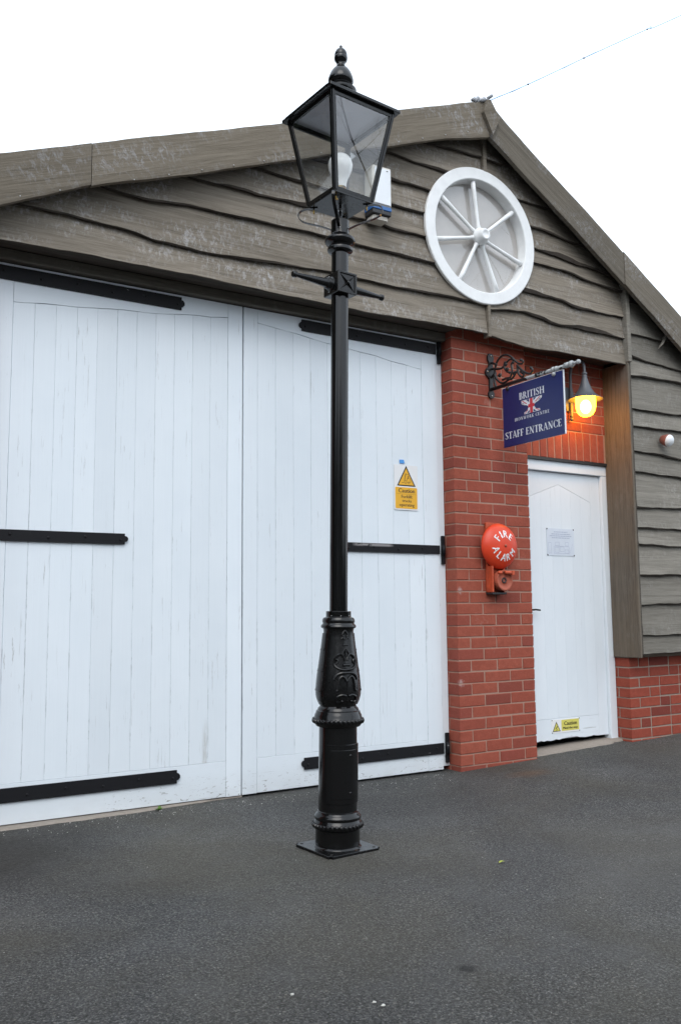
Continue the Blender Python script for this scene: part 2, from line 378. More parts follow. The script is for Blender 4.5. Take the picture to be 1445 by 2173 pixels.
M['bark'] = plain('bark', (0.05, 0.042, 0.034), 0.9, var=0.3)
M['lantern_in'] = plain('lantern_enamel', (0.52, 0.53, 0.58), 0.45)
M['bulb'] = plain('opal_bulb', (0.88, 0.88, 0.86), 0.2)
M['pane_back'] = plain('blind_board', (0.50, 0.465, 0.44), 0.7, var=0.04)
M['roof'] = plain('roof_felt', (0.06, 0.06, 0.06), 0.9, var=0.2)
M['dark'] = plain('dark_interior', (0.012, 0.011, 0.010), 0.9)
def glass_mat(name, tint, gain=1.0):
    m = bpy.data.materials.new(name); m.use_nodes = True; t = m.node_tree; t.nodes.clear()
    o = t.nodes.new('ShaderNodeOutputMaterial'); tr = t.nodes.new('ShaderNodeBsdfTransparent'); gl = t.nodes.new('ShaderNodeBsdfGlossy')
    fr = t.nodes.new('ShaderNodeFresnel'); mx_ = t.nodes.new('ShaderNodeMixShader'); mu = t.nodes.new('ShaderNodeMath')
    tr.inputs[0].default_value = (*tint, 1); gl.inputs['Roughness'].default_value = 0.01; fr.inputs[0].default_value = 1.5
    mu.operation = 'MULTIPLY'; mu.inputs[1].default_value = gain; mu.use_clamp = True
    ge = t.nodes.new('ShaderNodeNewGeometry'); io = t.nodes.new('ShaderNodeMapRange'); io.inputs['To Min'].default_value = 1.5; io.inputs['To Max'].default_value = 1/1.5
    t.links.new(ge.outputs['Backfacing'], io.inputs['Value']); t.links.new(io.outputs[0], fr.inputs[0])
    t.links.new(fr.outputs[0], mu.inputs[0]); t.links.new(mu.outputs[0], mx_.inputs[0]); t.links.new(tr.outputs[0], mx_.inputs[1]); t.links.new(gl.outputs[0], mx_.inputs[2])
    t.links.new(mx_.outputs[0], o.inputs[0]); return m
M['glass'] = glass_mat('clear_glass', (0.97, 0.98, 0.98), 2.6)
def emit_mat(name, col, st, mixt=0.0):
    m = bpy.data.materials.new(name); m.use_nodes = True; t = m.node_tree; t.nodes.clear()
    o = t.nodes.new('ShaderNodeOutputMaterial'); e = t.nodes.new('ShaderNodeEmission'); e.inputs[0].default_value = (*col, 1); e.inputs[1].default_value = st
    if mixt:
        tr = t.nodes.new('ShaderNodeBsdfTransparent'); a = t.nodes.new('ShaderNodeMixShader'); a.inputs[0].default_value = 1-mixt
        t.links.new(tr.outputs[0], a.inputs[1]); t.links.new(e.outputs[0], a.inputs[2]); t.links.new(a.outputs[0], o.inputs[0])
    else: t.links.new(e.outputs[0], o.inputs[0])
    return m
M['globe'] = emit_mat('glowing_globe', (1.0, 0.40, 0.012), 19.0, 0.10)
M['hot'] = emit_mat('glowing_bulb', (1.0, 0.50, 0.16), 70.0)

# ---------------------------------------------------------------- ground
def gz(x): return 0.033*max(0.0, min(x, 12.0)-3.55)
def ground():
    xs = [-400, -60, -10, -4] + [-2+0.5*i for i in range(11)] + [3.55+0.5*i for i in range(18)] + [16, 60, 400]
    ys = [-400, -60, -10, -2, 0, 1, 2, 3, 4, 4.7, 6, 20, 60, 400]
    m = MB(); V = [(x, y, gz(x)) for y in ys for x in xs]; n = len(xs)
    m.add(V, [(j*n+i, j*n+i+1, (j+1)*n+i+1, (j+1)*n+i) for j in range(len(ys)-1) for i in range(n-1)])
    setp(m.build('ground', M['asphalt']), 'worn dark asphalt yard in front of the workshop', 'ground', kind='structure')
ground()
def gravel():
    m = MB(); rg = random.Random(3)
    def chip(x, y, r):
        z = gz(x); pts = []
        for k in range(5):
            a = 2*math.pi*k/5+rg.random(); q = r*rg.uniform(0.6, 1.2); pts.append((x+q*math.cos(a), y+q*math.sin(a), z-0.001))
        m.add(pts+[(x+rg.uniform(-.3, .3)*r, y, z+r*rg.uniform(0.5, 0.9))], [(i, (i+1) % 5, 5) for i in range(5)])
    for i in range(700):
        x = rg.uniform(-1, 7); y = rg.uniform(1.2, 4.55); chip(x, y, rg.uniform(0.0012, 0.0036))
    for i in range(330):
        x = rg.uniform(0.4, 3.5); chip(x, 4.6-abs(rg.gauss(0, 0.12)), rg.uniform(0.0015, 0.0055))
    setp(m.build('gravel', M['stone']), 'pale loose grit scattered over the asphalt', 'gravel', kind='stuff')
gravel()

# ---------------------------------------------------------------- the workshop building
YD, YP, YC, YB = 4.66, 4.56, 4.44, 4.33        # doors, brick piers, cladding, barge boards
bld = empty('workshop', (2.2, YD, 0))
setp(bld, 'timber clad gabled workshop with white double doors and a red brick pillar', 'building')
OFF = Vector((-2.2, -YD, 0))
def part(mb, name, mat, parent=None): return mb.build(name, mat, parent or bld, OFF if parent is None else (0, 0, 0))
def roofz(x):          # middle of the barge boards
    return 4.372+0.398*(x-3.86) if x < 3.86 else 4.383-0.628*(x-3.86)

# --- main shell behind everything
sh = MB()
sh.prism([(-1.5, 0.0), (0.70, 0.0), (0.70, 2.96), (3.66, 2.96), (3.66, 0.0), (4.30, 0.0), (4.30, 3.0), (5.27, 3.0), (5.27, 0.0), (7.4, 0.05), (7.4, roofz(7.4)-0.12), (3.86, roofz(3.86)-0.1), (-1.5, roofz(-1.5)-0.1)], 4.70, 4.80)
sh.box(-1.5, -1.4, 4.8, 11, 0, 2.1); sh.box(7.3, 7.4, 4.8, 11, 0, 2.0); sh.box(-1.5, 7.4, 10.9, 11, 0, 2.1)
sh.box(0.6, 5.4, 4.93, 4.95, 0.0, 3.0)
part(sh, 'inner_wall', M['dark'])
rf = MB()
for (xa, xb) in ((-1.7, 3.86), (3.86, 7.6)):
    za, zb = roofz(xa), roofz(xb)
    rf.add([(xa, YB+0.034, za+0.02), (xb, YB+0.034, zb+0.02), (xb, 11.2, zb+0.02), (xa, 11.2, za+0.02),
            (xa, YB+0.034, za+0.09), (xb, YB+0.034, zb+0.09), (xb, 11.2, zb+0.09), (xa, 11.2, za+0.09)],
           [(0, 1, 2, 3), (7, 6, 5, 4), (0, 4, 5, 1), (2, 6, 7, 3), (3, 7, 4, 0), (1, 5, 6, 2)])
part(rf, 'roof', M['roof'])

# --- waney edge boards: lower edge follows points measured along the board
def interp(pts, x):
    if x <= pts[0][0]: return pts[0][1]
    for (x0, z0), (x1, z1) in zip(pts, pts[1:]):
        if x <= x1:
            t = (x-x0)/(x1-x0); t = t*t*(3-2*t); return z0+(z1-z0)*t
    return pts[-1][1]
def wob(x, s, a=1.0):
    return a*(0.55*math.sin(x*3.1+s*1.7)+0.3*math.sin(x*8.3+s*4.1)+0.22*math.sin(x*19.7+s*2.9)+0.12*math.sin(x*47+s))
def board(name, mat, parent, xa, xb, low, upz, seed, wav=0.008, clip=True, tilt=0.032, y=YC, step=0.025, curl=0.0, bark=0.007):
    """low(x): lower edge height; upz(x): top edge height"""
    xs = [xa+(xb-xa)*i/max(2, int((xb-xa)/step)) for i in range(max(2, int((xb-xa)/step))+1)]
    cols = []; nz = 5
    for x in xs:
        zl = low(x)+wob(x, seed, wav); zu = upz(x)
        if clip: zu = min(zu, roofz(x)+0.005)
        if zu-zl < 0.008: continue
        cu = curl*max(0, 1-abs(x-xa)/0.18)
        c = []
        for k in range(nz):
            t = k/(nz-1); z = zl+(zu-zl)*t
            yy = y+tilt*t+0.0022*math.sin(z*41+x*5.3+seed*2)+0.0016*math.sin(x*9+seed)-cu*(1-t)
            c.append((x, yy, z))
        th = 0.026+0.005*math.sin(x*6+seed*3)
        c[0] = (x, c[0][1]+0.004, c[0][2])                       # eased bark edge
        bk_ = 0.005+bark*max(0.0, 0.5+0.6*math.sin(x*4.3+seed*2.2)+0.5*math.sin(x*11.1+seed)); c.insert(1, (x, y-cu+0.0012*math.sin(x*13+seed)-bk_*0.12, zl+bk_))
        c.append((x, y+tilt+th-0.004, zu)); c.append((x, y+th-cu, zl+0.010*abs(math.sin(x*17+seed))))
        cols.append(c)
    if len(cols) < 2: return None
    n = len(cols[0]); m = MB()
    V = [p for c in cols for p in c]; F = []
    for i in range(len(cols)-1):
        for k in range(n): a = i*n+k; b = i*n+(k+1) % n; F.append((a, b, b+n, a+n))
    F += [tuple(range(n)), tuple(range((len(cols)-1)*n+n-1, (len(cols)-1)*n-1, -1))]
    m.add(V, F, False)
    for fi in range((len(cols)-1)*n):
        if fi % n in (0, n-1): m.m[fi] = 1
    me = m.mesh('board'); me.materials.append(mat); me.materials.append(M['bark_edge'])
    return mesh_obj(name, me, None, parent)

wallb = MB(); wallb.prism([(0.50, 2.98), (5.30, 2.98), (5.30, 0.75), (7.3, 0.75), (7.3, roofz(7.3)-0.04), (3.86, roofz(3.86)-0.04)], YC+0.055, YC+0.09)
clad = part(wallb, 'cladding', M['beam'])
LEFT = [
    [(-1.5, 2.895), (0.73, 2.893), (1.2, 2.899), (2.6, 2.892), (3.88, 2.904)],
    [(-1.5, 3.09), (0.83, 3.094), (1.016, 3.09), (1.376, 3.077), (1.556, 3.055), (1.781, 3.051), (2.63, 3.098), (2.98, 3.092), (3.88, 3.108)],
    [(0.9, 3.30), (1.285, 3.29), (1.475, 3.277), (1.753, 3.308), (2.106, 3.312), (2.566, 3.316), (2.986, 3.310), (3.489, 3.318), (3.88, 3.31)],
    [(1.2, 3.465), (1.724, 3.466), (2.471, 3.474), (2.989, 3.496), (3.153, 3.484), (3.88, 3.492)],
    [(1.7, 3.628), (2.09, 3.630), (2.41, 3.629), (3.123, 3.640), (3.88, 3.652)],
    [(2.1, 3.79), (3.107, 3.803), (3.396, 3.811), (3.88, 3.815)],
    [(2.6, 4.0), (3.078, 3.994), (3.296, 3.982), (3.523, 3.982), (3.88, 3.99)],
    [(3.0, 4.15), (3.476, 4.150), (3.694, 4.157), (3.88, 4.166)]]
RIGHT = [
    [(3.89, 2.892), (4.05, 2.880), (4.25, 2.864), (4.617, 2.872), (5.235, 2.876)],
    [(3.89, 3.080), (4.1, 3.098), (4.208, 3.112), (4.40, 3.092), (4.487, 3.078), (4.85, 3.084), (5.235, 3.094)],
    [(3.89, 3.268), (4.232, 3.268), (4.562, 3.274), (4.776, 3.249), (5.235, 3.245)],
    [(3.89, 3.50), (4.355, 3.504), (4.592, 3.502), (4.872, 3.470), (5.235, 3.444)],
    [(3.89, 3.64), (4.36, 3.607), (4.833, 3.568), (5.235, 3.548)],
    [(3.89, 3.78), (4.335, 3.764), (4.802, 3.735), (5.235, 3.71)],
    [(3.89, 3.95), (4.225, 3.947), (4.51, 3.951), (4.9, 3.93)],
    [(3.89, 4.176), (4.131, 4.168), (4.4, 4.16)]]
FAR = [0.694, 0.832, 1.066, 1.282, 1.506, 1.636, 1.795, 2.058, 2.218, 2.414, 2.544, 2.798, 2.955, 3.139, 3.386, 3.60]
for i, e in enumerate(LEFT):
    nxt = LEFT[i+1] if i+1 < len(LEFT) else None
    board('board', M['board'], clad, e[0][0], 3.874, lambda x, e=e: interp(e, x), (lambda x, n=nxt: interp(n, x)+0.05) if nxt else (lambda x: 9), i+1.3, 0.0065 if i not in (3, 5) else 0.011, bark=[0.0, 0.005, 0.004, 0.014, 0.006, 0.010, 0.012, 0.006][i])
for i, e in enumerate(RIGHT):
    nxt = RIGHT[i+1] if i+1 < len(RIGHT) else None
    board('board', M['board'], clad, 3.896, 5.237, lambda x, e=e: interp(e, x), (lambda x, n=nxt: interp(n, x)+0.05) if nxt else (lambda x: 9), i+21.7, 0.006 if i in (0, 3, 5) else 0.011, bark=[0.002, 0.016, 0.014, 0.008, 0.018, 0.006, 0.004, 0.004][i])
for i, z0 in enumerate(FAR):
    z1 = FAR[i+1] if i+1 < len(FAR) else 9
    dz = [0.0, 0.012, 0.002, -0.002, 0.002, 0.006, 0.006, -0.012, -0.020, 0.008, 0.006, 0.016, -0.035, -0.008, -0.01, 0][i]
    board('board', M['board_grey'], clad, 5.285+0.010*math.sin(i*2.2), 7.3, lambda x, z0=z0, dz=dz: z0+dz*min(1.6, (x-5.28)/0.55), lambda x, z1=z1: z1+0.05, i+50.1, 0.0085, tilt=0.034, bark=0.004)
OFFZ = OFF
for o in clad.children: o.location = (0, 0, 0)
# butt strips on the joints of the boards
st = MB(); st.box(3.866, 3.896, YC-0.016, YC+0.05, 4.06, 4.33, 0.003); st.build('joint_strip', M['board'], clad)
st = MB(); st.box(3.876, 3.899, YC-0.012, YC+0.05, 2.885, 3.11, 0.003); st.build('joint_strip', M['board'], clad)
st = MB(); st.box(5.236, 5.276, YC-0.030, YC+0.05, 2.90, 3.52, 0.004); st.build('joint_strip', M['board_grey'], clad)
# a torn splinter of wood hanging off the gable
sp = MB(); sp.tube([(5.700, YC-0.018, 3.215), (5.660, YC-0.034, 3.150), (5.610, YC-0.040, 3.085), (5.570, YC-0.036, 3.045)], [0.006, 0.017, 0.012, 0.003], 6, flat=(1, 0.35)); sp.build('splinter', M['board_grey'], clad)

# --- soffit beam and door head
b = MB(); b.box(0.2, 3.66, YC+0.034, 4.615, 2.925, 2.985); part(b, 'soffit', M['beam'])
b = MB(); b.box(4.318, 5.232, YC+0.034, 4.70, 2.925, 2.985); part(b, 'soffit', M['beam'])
b = MB(); b.box(0.3, 3.652, 4.618, 4.72, 2.869, 2.924, 0.003); part(b, 'door_head', M['board_grey'])

# --- barge boards
def barge(top, bot, seed, y=YB, mat='barge'):
    xa, xb = top[0][0], top[-1][0]; n = int((xb-xa)/0.04)+1; m = MB(); V = []
    for i in range(n+1):
        x = xa+(xb-xa)*i/n
        def lin(p):
            for (x0, z0), (x1, z1) in zip(p, p[1:]):
                if x <= x1+1e-9: return z0+(z1-z0)*(x-x0)/(x1-x0)
            return p[-1][1]
        zt = lin(top)+wob(x, seed, 0.0045); zb = lin(bot)+wob(x, seed+5, 0.006)
        dy = 0.0015*math.sin(x*7+seed)
        V += [(x, y+dy+0.002, zb), (x, y+dy, zb+0.012), (x, y+dy+0.001*math.sin(x*23), (zb+zt)/2), (x, y+dy, zt-0.004), (x, y+0.004, zt), (x, y+0.034, zt), (x, y+0.034, zb)]
    F = [(i*7+k, i*7+(k+1) % 7, (i+1)*7+(k+1) % 7, (i+1)*7+k) for i in range(n) for k in range(7)] + [tuple(range(7)), tuple(range(n*7+6, n*7-1, -1))]
    m.add(V, F); return part(m, 'barge_board', M[mat])
barge([(-1.75, 2.300), (0.698, 3.283), (1.144, 3.459)], [(-1.75, 2.03), (0.707, 3.018), (1.144, 3.226)], 1.0, YB-0.004)
barge([(1.148, 3.459), (2.25, 3.893), (3.13, 4.246), (3.842, 4.524)], [(1.148, 3.228), (1.74, 3.457), (2.33, 3.689), (3.014, 3.962), (3.42, 4.129), (3.842, 4.262)], 2.0)
barge([(3.846, 4.524), (3.994, 4.414), (4.566, 4.059), (5.138, 3.708)], [(3.846, 4.262), (5.138, 3.462)], 3.0, YB, 'barge_right')
barge([(5.142, 3.714), (5.773, 3.312), (7.6, 2.165)], [(5.142, 3.462), (5.752, 3.049), (7.6, 1.90)], 4.0, YB-0.004, 'barge_right')
d = MB(); d.prism([(3.852, 4.262), (3.917, 4.400), (3.838, 4.515), (3.803, 4.500), (3.776, 4.41)], YB-0.030, YB-0.002); part(d, 'apex_plate', M['barge'])
fl = MB()
rg = random.Random(5)
for k in range(7):
    x = 3.70+0.024*k; fl.tube([(x, YB-0.01+rg.uniform(-.01, .02), 4.468+0.395*(x-3.70)+rg.uniform(.0, .02)), (x+0.03, YB+rg.uniform(-.02, .02), 4.485+0.395*(x-3.70)+rg.uniform(.0, .025))], rg.uniform(0.008, 0.015), 5)
part(fl, 'ridge_flashing', M['lead'])
nl = MB()
for i in range(16):
    x = 0.8+0.19*i
    if 1.1 < x < 1.2: continue
    zb = 3.018+0.412*(x-0.707)*0.985+0.028
    nl.sphere((x, YB-0.003, zb), 0.0042, 6, 4)
part(nl, 'barge_nails', M['steel'])['kind'] = 'stuff'

# --- brick work
BR = {}
def brick_mesh(L, D, H, key):
    k = (round(L, 3), round(D, 3), round(H, 3), key)
    if k not in BR:
        rg_ = random.Random(hash(str(k)) % 9999 if False else int(L*1000)*7+int(H*1000)*3+key*31)
        bm = bmesh.new(); bmesh.ops.create_cube(bm, size=1)
        for v in bm.verts: v.co = Vector((v.co.x*L, v.co.y*D, v.co.z*H))
        bmesh.ops.bevel(bm, geom=bm.edges[:], offset=0.0028, segments=1, affect='EDGES')
        for v in bm.verts: v.co += Vector([rg_.uniform(-1, 1)*0.0015 for _ in range(3)])
        me = bpy.data.meshes.new('brick'); bm.to_mesh(me); bm.free(); BR[k] = me
    return BR[k]
rgb = random.Random(11)
def brick(parent, mat, x0, x1, y0, y1, z0, z1):
    me = brick_mesh(x1-x0, y1-y0, z1-z0, rgb.randrange(4))
    if mat.name not in [m_.name for m_ in me.materials]:
        if len(me.materials): me = me.copy(); me.materials.clear()
        me.materials.append(mat)
    o = bpy.data.objects.new('brick', me); COL.objects.link(o); o.parent = parent
    o.location = ((x0+x1)/2, (y0+y1)/2+rgb.uniform(-.0016, .0016), (z0+z1)/2+rgb.uniform(-.0012, .0012)); o.rotation_euler = (rgb.uniform(-.006, .006), rgb.uniform(-.005, .005), rgb.uniform(-.005, .005))
    return o
# pillar between the double doors and the side door
PX0, PX1 = 3.652, 4.315
core = MB(); core.box(PX0+0.0035, PX1-0.0035, YP+0.0035, 4.80, -0.05, 2.96); pil = part(core, 'brick_pillar', M['mortar'])
for k in range(-1, 39):
    z0 = 0.0385+0.075*k; z1 = z0+0.066
    if z0 > 2.94: break
    if k % 2:
        xs = [(0, .2145), (.2240, .4390), (.4485, .663)]
    else:
        xs = [(0, .1025), (.1120, .3270), (.3365, .5510), (.5605, .663)]
    for j, (a, c) in enumerate(xs):
        dep = 0.1025 if k % 2 or j not in (0,) else 0.215
        brick(pil, M['brick'], PX0+a, PX0+c, YP, YP+(dep if j else dep), z0, z1)
    if k % 2: brick(pil, M['brick'], PX0, PX0+0.1025, YP+0.112, YP+0.215, z0, z1)
# wall over the side door
core = MB(); core.box(4.315, 5.26, 4.679, 4.80, 2.150, 2.98); ow = part(core, 'over_door_wall', M['mortar'])
x = 4.324
while x+0.06 < 5.262:
    brick(ow, M['brick'], x, min(x+0.066, 5.259), 4.675, 4.76, 2.152, 2.367); x += 0.0755
for k in range(8):
    z0 = 2.3775+0.075*k; x = 4.318-(0.11 if k % 2 else 0.0)
    while x < 5.24:
        a, c = max(x, 4.318), min(x+0.215, 5.258)
        if c-a > 0.03: brick(ow, M['brick'], a, c, 4.675, 4.76, z0, z0+0.066)
        x += 0.2245
# plinth under the right hand cladding
core = MB(); core.box(5.2655, 7.4, YP+0.0035, 4.80, -0.05, 0.72); pl = part(core, 'brick_plinth', M['mortar2'])
for k in range(9):
    z0 = 0.004+0.075*k; x = 5.261; first = True; j = k
    while x < 7.18:
        L = (0.1025 if first and k % 2 == 0 else 0.215) if first else (0.215 if (j % 3) else 0.1025)
        dep = 0.215 if first and k % 2 == 0 else 0.1025
        if z0+0.065 > gz(x)-0.02: brick(pl, M['brick2'], x, x+L, YP, YP+dep, z0, z0+0.065)
        x += L+0.0105; first = False; j += 1
    if k % 2: brick(pl, M['brick2'], 5.261, 5.3635, YP+0.113, YP+0.215, z0, z0+0.065)
# pier on the far left, outside the picture
core = MB(); core.box(0.05, 0.700, YP, 4.80, -0.05, 2.93); part(core, 'brick_pier', M['brick'])

# --- wooden reveal post beside the side door
p = MB(); p.box(5.238, 5.2600, YC-0.014, 4.683, 0.676, 2.905, 0.003); part(p, 'reveal_post', M['post'])
p = MB(); p.box(5.2605, 5.283, YC-0.004, YC+0.06, 0.70, 3.0, 0.002); part(p, 'corner_batten', M['beam'])

# --- double doors
def arch(leaf):
    L = [(0.846, 2.660), (1.055, 2.682), (1.512, 2.721), (1.925, 2.762), (2.056, 2.779)]
    if leaf == 0: return lambda x: interp(L, x)
    Rr = [(2.2513, 2.779), (2.347, 2.768), (2.464, 2.757), (2.757, 2.725), (3.042, 2.703), (3.265, 2.676), (3.469, 2.657)]
    return lambda x: interp(Rr, x)
def strap(parent, xtip, xend, z0, z1):
    """strap hinge from the ornamental tip to the knuckle"""
    s = MB(); y0 = YD-0.010; sg = 1 if xend > xtip else -1; zc = (z0+z1)/2; h = (z1-z0)/2
    poly = [(xend, z0), (xend, z1), (xtip+sg*0.012, z1), (xtip+sg*0.012, zc+h*0.55), (xtip+sg*0.003, zc+h*0.50), (xtip-sg*0.006, zc+h*0.2), (xtip-sg*0.006, zc-h*0.2), (xtip+sg*0.003, zc-h*0.50), (xtip+sg*0.012, zc-h*0.55), (xtip+sg*0.012, z0)]
    s.prism(poly, y0, YD-0.001)
    n = int(abs(xend-xtip)/0.19)
    for i in range(n+1): s.sphere((xtip+sg*(0.035+0.19*i), y0-0.001, zc+(0.006 if i % 2 else -0.006)), 0.0075, 8, 6, (1, 0.7, 1))
    s.build('strap_hinge', M['strap'], parent)
    k = MB(); xk = xend+sg*0.026
    k.tube([(xk, y0-0.006, z0-0.002), (xk, y0-0.006, z1+0.002)], 0.013, 10)
    k.box(min(xk-0.004, xk+sg*0.022), max(xk-0.004, xk+sg*0.022), YD-0.006, YD+0.012, zc-0.095, zc+0.095, 0.002)
    k.build('hinge_plate', M['strap'], parent)
def leaf(idx, x0, x1, px0, px1):
    bk = MB(); bk.box(x0+0.004, x1-0.004, YD+0.014, YD+0.035, 0.016, 2.860); d_ = part(bk, 'barn_door', M['white_clean'])
    f = arch(idx); n = 10 if idx else 11; wdt = (px1-px0)/n
    for i in range(n):
        g0 = random.choice((0.00025, 0.0004, 0.0006)); a, c = px0+wdt*i+g0, px0+wdt*(i+1)-0.0003
        m = MB(); z0 = 0.2095; za, zc = f(a)-0.0014, f(c)-0.0014; bv = 0.0007
        yo = YD+0.0025+random.uniform(-0.0008, 0.0008)
        m.add([(a+bv, yo, z0), (c-bv, yo, z0), (c-bv, yo, zc), (a+bv, yo, za), (a, yo+0.0012, z0), (c, yo+0.0012, z0), (c, yo+0.0012, zc), (a, yo+0.0012, za), (a, YD+0.013, z0), (c, YD+0.013, z0), (c, YD+0.013, zc), (a, YD+0.013, za)],
              [(0, 1, 2, 3), (0, 4, 5, 1), (1, 5, 6, 2), (2, 6, 7, 3), (3, 7, 4, 0), (4, 8, 9, 5), (5, 9, 10, 6), (6, 10, 11, 7), (7, 11, 8, 4)])
        m.build('plank', M['white_v'], d_)
    # stiles, bottom rail, arched top rail
    for a, c in ((x0+0.002, px0-0.001), (px1+0.001, x1-0.002)):
        m = MB(); m.box(a, c, YD, YD+0.0135, 0.012, 2.862, 0.0015); m.build('stile', M['white_v'], d_)
    m = MB(); m.box(px0+0.0005, px1-0.0005, YD+0.0005, YD+0.0135, 0.014, 0.2075, 0.0012); m.build('bottom_rail', M['white_h'], d_)
    m = MB(); K = 24; xs = [px0+0.0005+(px1-px0-0.001)*i/K for i in range(K+1)]
    m.prism([(x, f(x)+0.0012) for x in xs]+[(xs[-1], 2.861), (xs[0], 2.861)], YD+0.0005, YD+0.0135); m.build('top_rail', M['white_h'], d_)
    return d_
dl = leaf(0, 0.715, 2.1535, 0.846, 2.058)
dr = leaf(1, 2.1575, 3.592, 2.2513, 3.469)
setp(dl, 'left leaf of the white double doors'); setp(dr, 'right leaf of the white double doors behind the lamp post')
strap(dl, 1.776, 0.74, 2.772, 2.846); strap(dl, 1.468, 0.74, 1.410, 1.468); strap(dl, 1.779, 0.74, 0.120, 0.190)
strap(dr, 2.540, 3.590, 2.776, 2.848); strap(dr, 2.84, 3.590, 1.410, 1.467); strap(dr, 2.545, 3.590, 0.113, 0.181)
jb = MB(); jb.box(3.596, 3.650, YD+0.013, YD+0.10, 0.03, 2.868, 0.002); part(jb, 'door_jamb', M['white_v'])
jb = MB(); jb.box(0.655, 0.711, YD+0.013, YD+0.10, 0.0, 2.868, 0.002); part(jb, 'door_jamb', M['white_v'])
sl = MB()
rg = random.Random(2)
xs = [0.66+0.06*i for i in range(26)]
V = []
for x in xs:
    e = 4.615-0.02*math.sin(x*2.1)+rg.uniform(-.008, .008)+(0.05*max(0, (x-1.6)/0.6) if x > 1.6 else 0)
    V += [(x, min(e, 4.665), 0.0005), (x, min(e+0.008, 4.668), 0.008+rg.uniform(0, .002)), (x, 4.70, 0.009)]
sl.add(V, [(i*3+k, (i+1)*3+k, (i+1)*3+k+1, i*3+k+1) for i in range(len(xs)-1) for k in range(2)])
part(sl, 'door_sill', M['concrete'])

# --- side door
YF = 4.687
fr = MB(); fr.box(4.315, 4.395, YF, YF+0.07, 0.03, 2.053, 0.003); fr.box(5.186, 5.2600, YF, YF+0.07, 0.072, 2.053, 0.004)
fr.box(4.315, 5.2600, YF-0.002, YF+0.07, 2.0535, 2.1295, 0.003)
frame = part(fr, 'side_door', M['white_clean'])
setp(frame, 'white plank side door with frame in the brick recess')
sdz = 0.104
bk = MB(); bk.box(4.397, 5.184, YF+0.040, YF+0.065, sdz+0.004, 2.050); bk.build('door_back', M['white_clean'], frame)
YL = YF+0.026
def chev(x): return 1.861+(x-4.473)*(1.963-1.861)/(4.756-4.473) if x < 4.756 else 1.963+(x-4.756)*(1.846-1.963)/(5.085-4.756)
pan0, pan1 = 4.470, 5.085
for i in range(6):
    a, c = pan0+(pan1-pan0)/6*i+0.0003, pan0+(pan1-pan0)/6*(i+1)-0.0003
    m = MB(); mid = [4.756] if a < 4.756 < c else []
    m.prism([(a, 0.256), (c, 0.256)]+[(x, chev(x)-0.0012) for x in [c]+mid+[a]], YL+0.0010, YL+0.014); m.build('plank', M['white_clean'], frame)
m = MB(); m.box(4.398, pan0-0.0006, YL, YL+0.014, sdz, 2.0485); m.build('stile', M['white_clean'], frame)
m = MB(); m.box(pan1+0.0006, 5.1835, YL, YL+0.014, sdz, 2.0485); m.build('stile', M['white_clean'], frame)
m = MB(); xs = [pan0, 4.756, pan1]
m.prism([(x, chev(x)+0.0008) for x in xs]+[(pan1, 2.0485), (pan0, 2.0485)], YL+0.0004, YL+0.014); m.build('top_rail', M['white_clean'], frame)
m = MB(); rg = random.Random(8); bt = []
for i in range(22):
    x = pan0+(pan1-pan0)*i/21; bt.append((x, sdz+rg.uniform(-.002, .006)+(0.012*math.exp(-((x-4.80)/0.08)**2))))
m.prism(bt+[(pan1, 0.2545), (pan0, 0.2545)], YL+0.0004, YL+0.014); m.build('bottom_rail', M['white_h'], frame)
h = MB(); h.tube([(4.430, YL-0.002, 1.035), (4.430, YL-0.040, 1.035), (4.445, YL-0.048, 1.036), (4.487, YL-0.048, 1.032)], 0.0065, 8); h.build('door_handle', M['iron'], frame)
lt = MB(); lt.box(4.317, 5.2595, 4.668, 4.76, 2.1300, 2.1505); part(lt, 'steel_lintel', M['darkgrey'])
stp = MB(); xs = [4.316+0.0472*i for i in range(21)]; V = []
for i, x in enumerate(xs):
    e = 4.610+0.004*math.sin(i*1.9)+(0.03 if i > 17 else 0)
    V += [(x, e, gz(x)-0.004), (x, e+0.008, gz(x)+0.010+0.0015*math.sin(i*2.3)), (x, 4.69, gz(x)+0.022), (x, 4.79, gz(x)+0.022)]
stp.add(V, [(i*4+k, (i+1)*4+k, (i+1)*4+k+1, i*4+k+1) for i in range(20) for k in range(3)])
part(stp, 'door_step', M['concrete'])

# --- round cartwheel window
WX, WZ, WR = 3.837, 3.588, 0.481
y_f = YC-0.016
cut = MB(); cut.lathe([(0.0006, 0.10), (0.440, 0.10), (0.440, -0.24), (0.0006, -0.24)], 64, (WX, YC, WZ), axis='y', smooth=False)
cbm = bmesh.new(); cbm.from_mesh(cut.mesh('cutter')); bmesh.ops.remove_doubles(cbm, verts=cbm.verts, dist=0.002); bmesh.ops.recalc_face_normals(cbm, faces=cbm.faces[:])
cme = bpy.data.meshes.new('cutter'); cbm.to_mesh(cme); cbm.free(); cutter = mesh_obj('cutter', cme, M['dark'])
bpy.context.view_layer.update()
for o in list(clad.children)+[clad]:
    xs_ = [v.co.x for v in o.data.vertices]; zs_ = [v.co.z for v in o.data.vertices]
    if max(xs_) < WX-0.45 or min(xs_) > WX+0.45 or max(zs_) < WZ-0.45 or min(zs_) > WZ+0.45: continue
    md = o.modifiers.new('hole', 'BOOLEAN'); md.object = cutter; md.operation = 'DIFFERENCE'; md.solver = 'EXACT'
    bpy.context.view_layer.update(); ev = o.evaluated_get(bpy.context.evaluated_depsgraph_get()); nm = bpy.data.meshes.new_from_object(ev)
    o.modifiers.clear(); o.data = nm
bpy.data.objects.remove(cutter)
rim = MB(); ringp = [(WR, -0.022), (WR, -0.004), (WR-0.005, 0.0), (0.403, 0.0), (0.398, -0.005), (0.393, -0.074), (0.393, -0.082)]
rim.lathe(ringp, 96, (WX, y_f, WZ), axis='y')
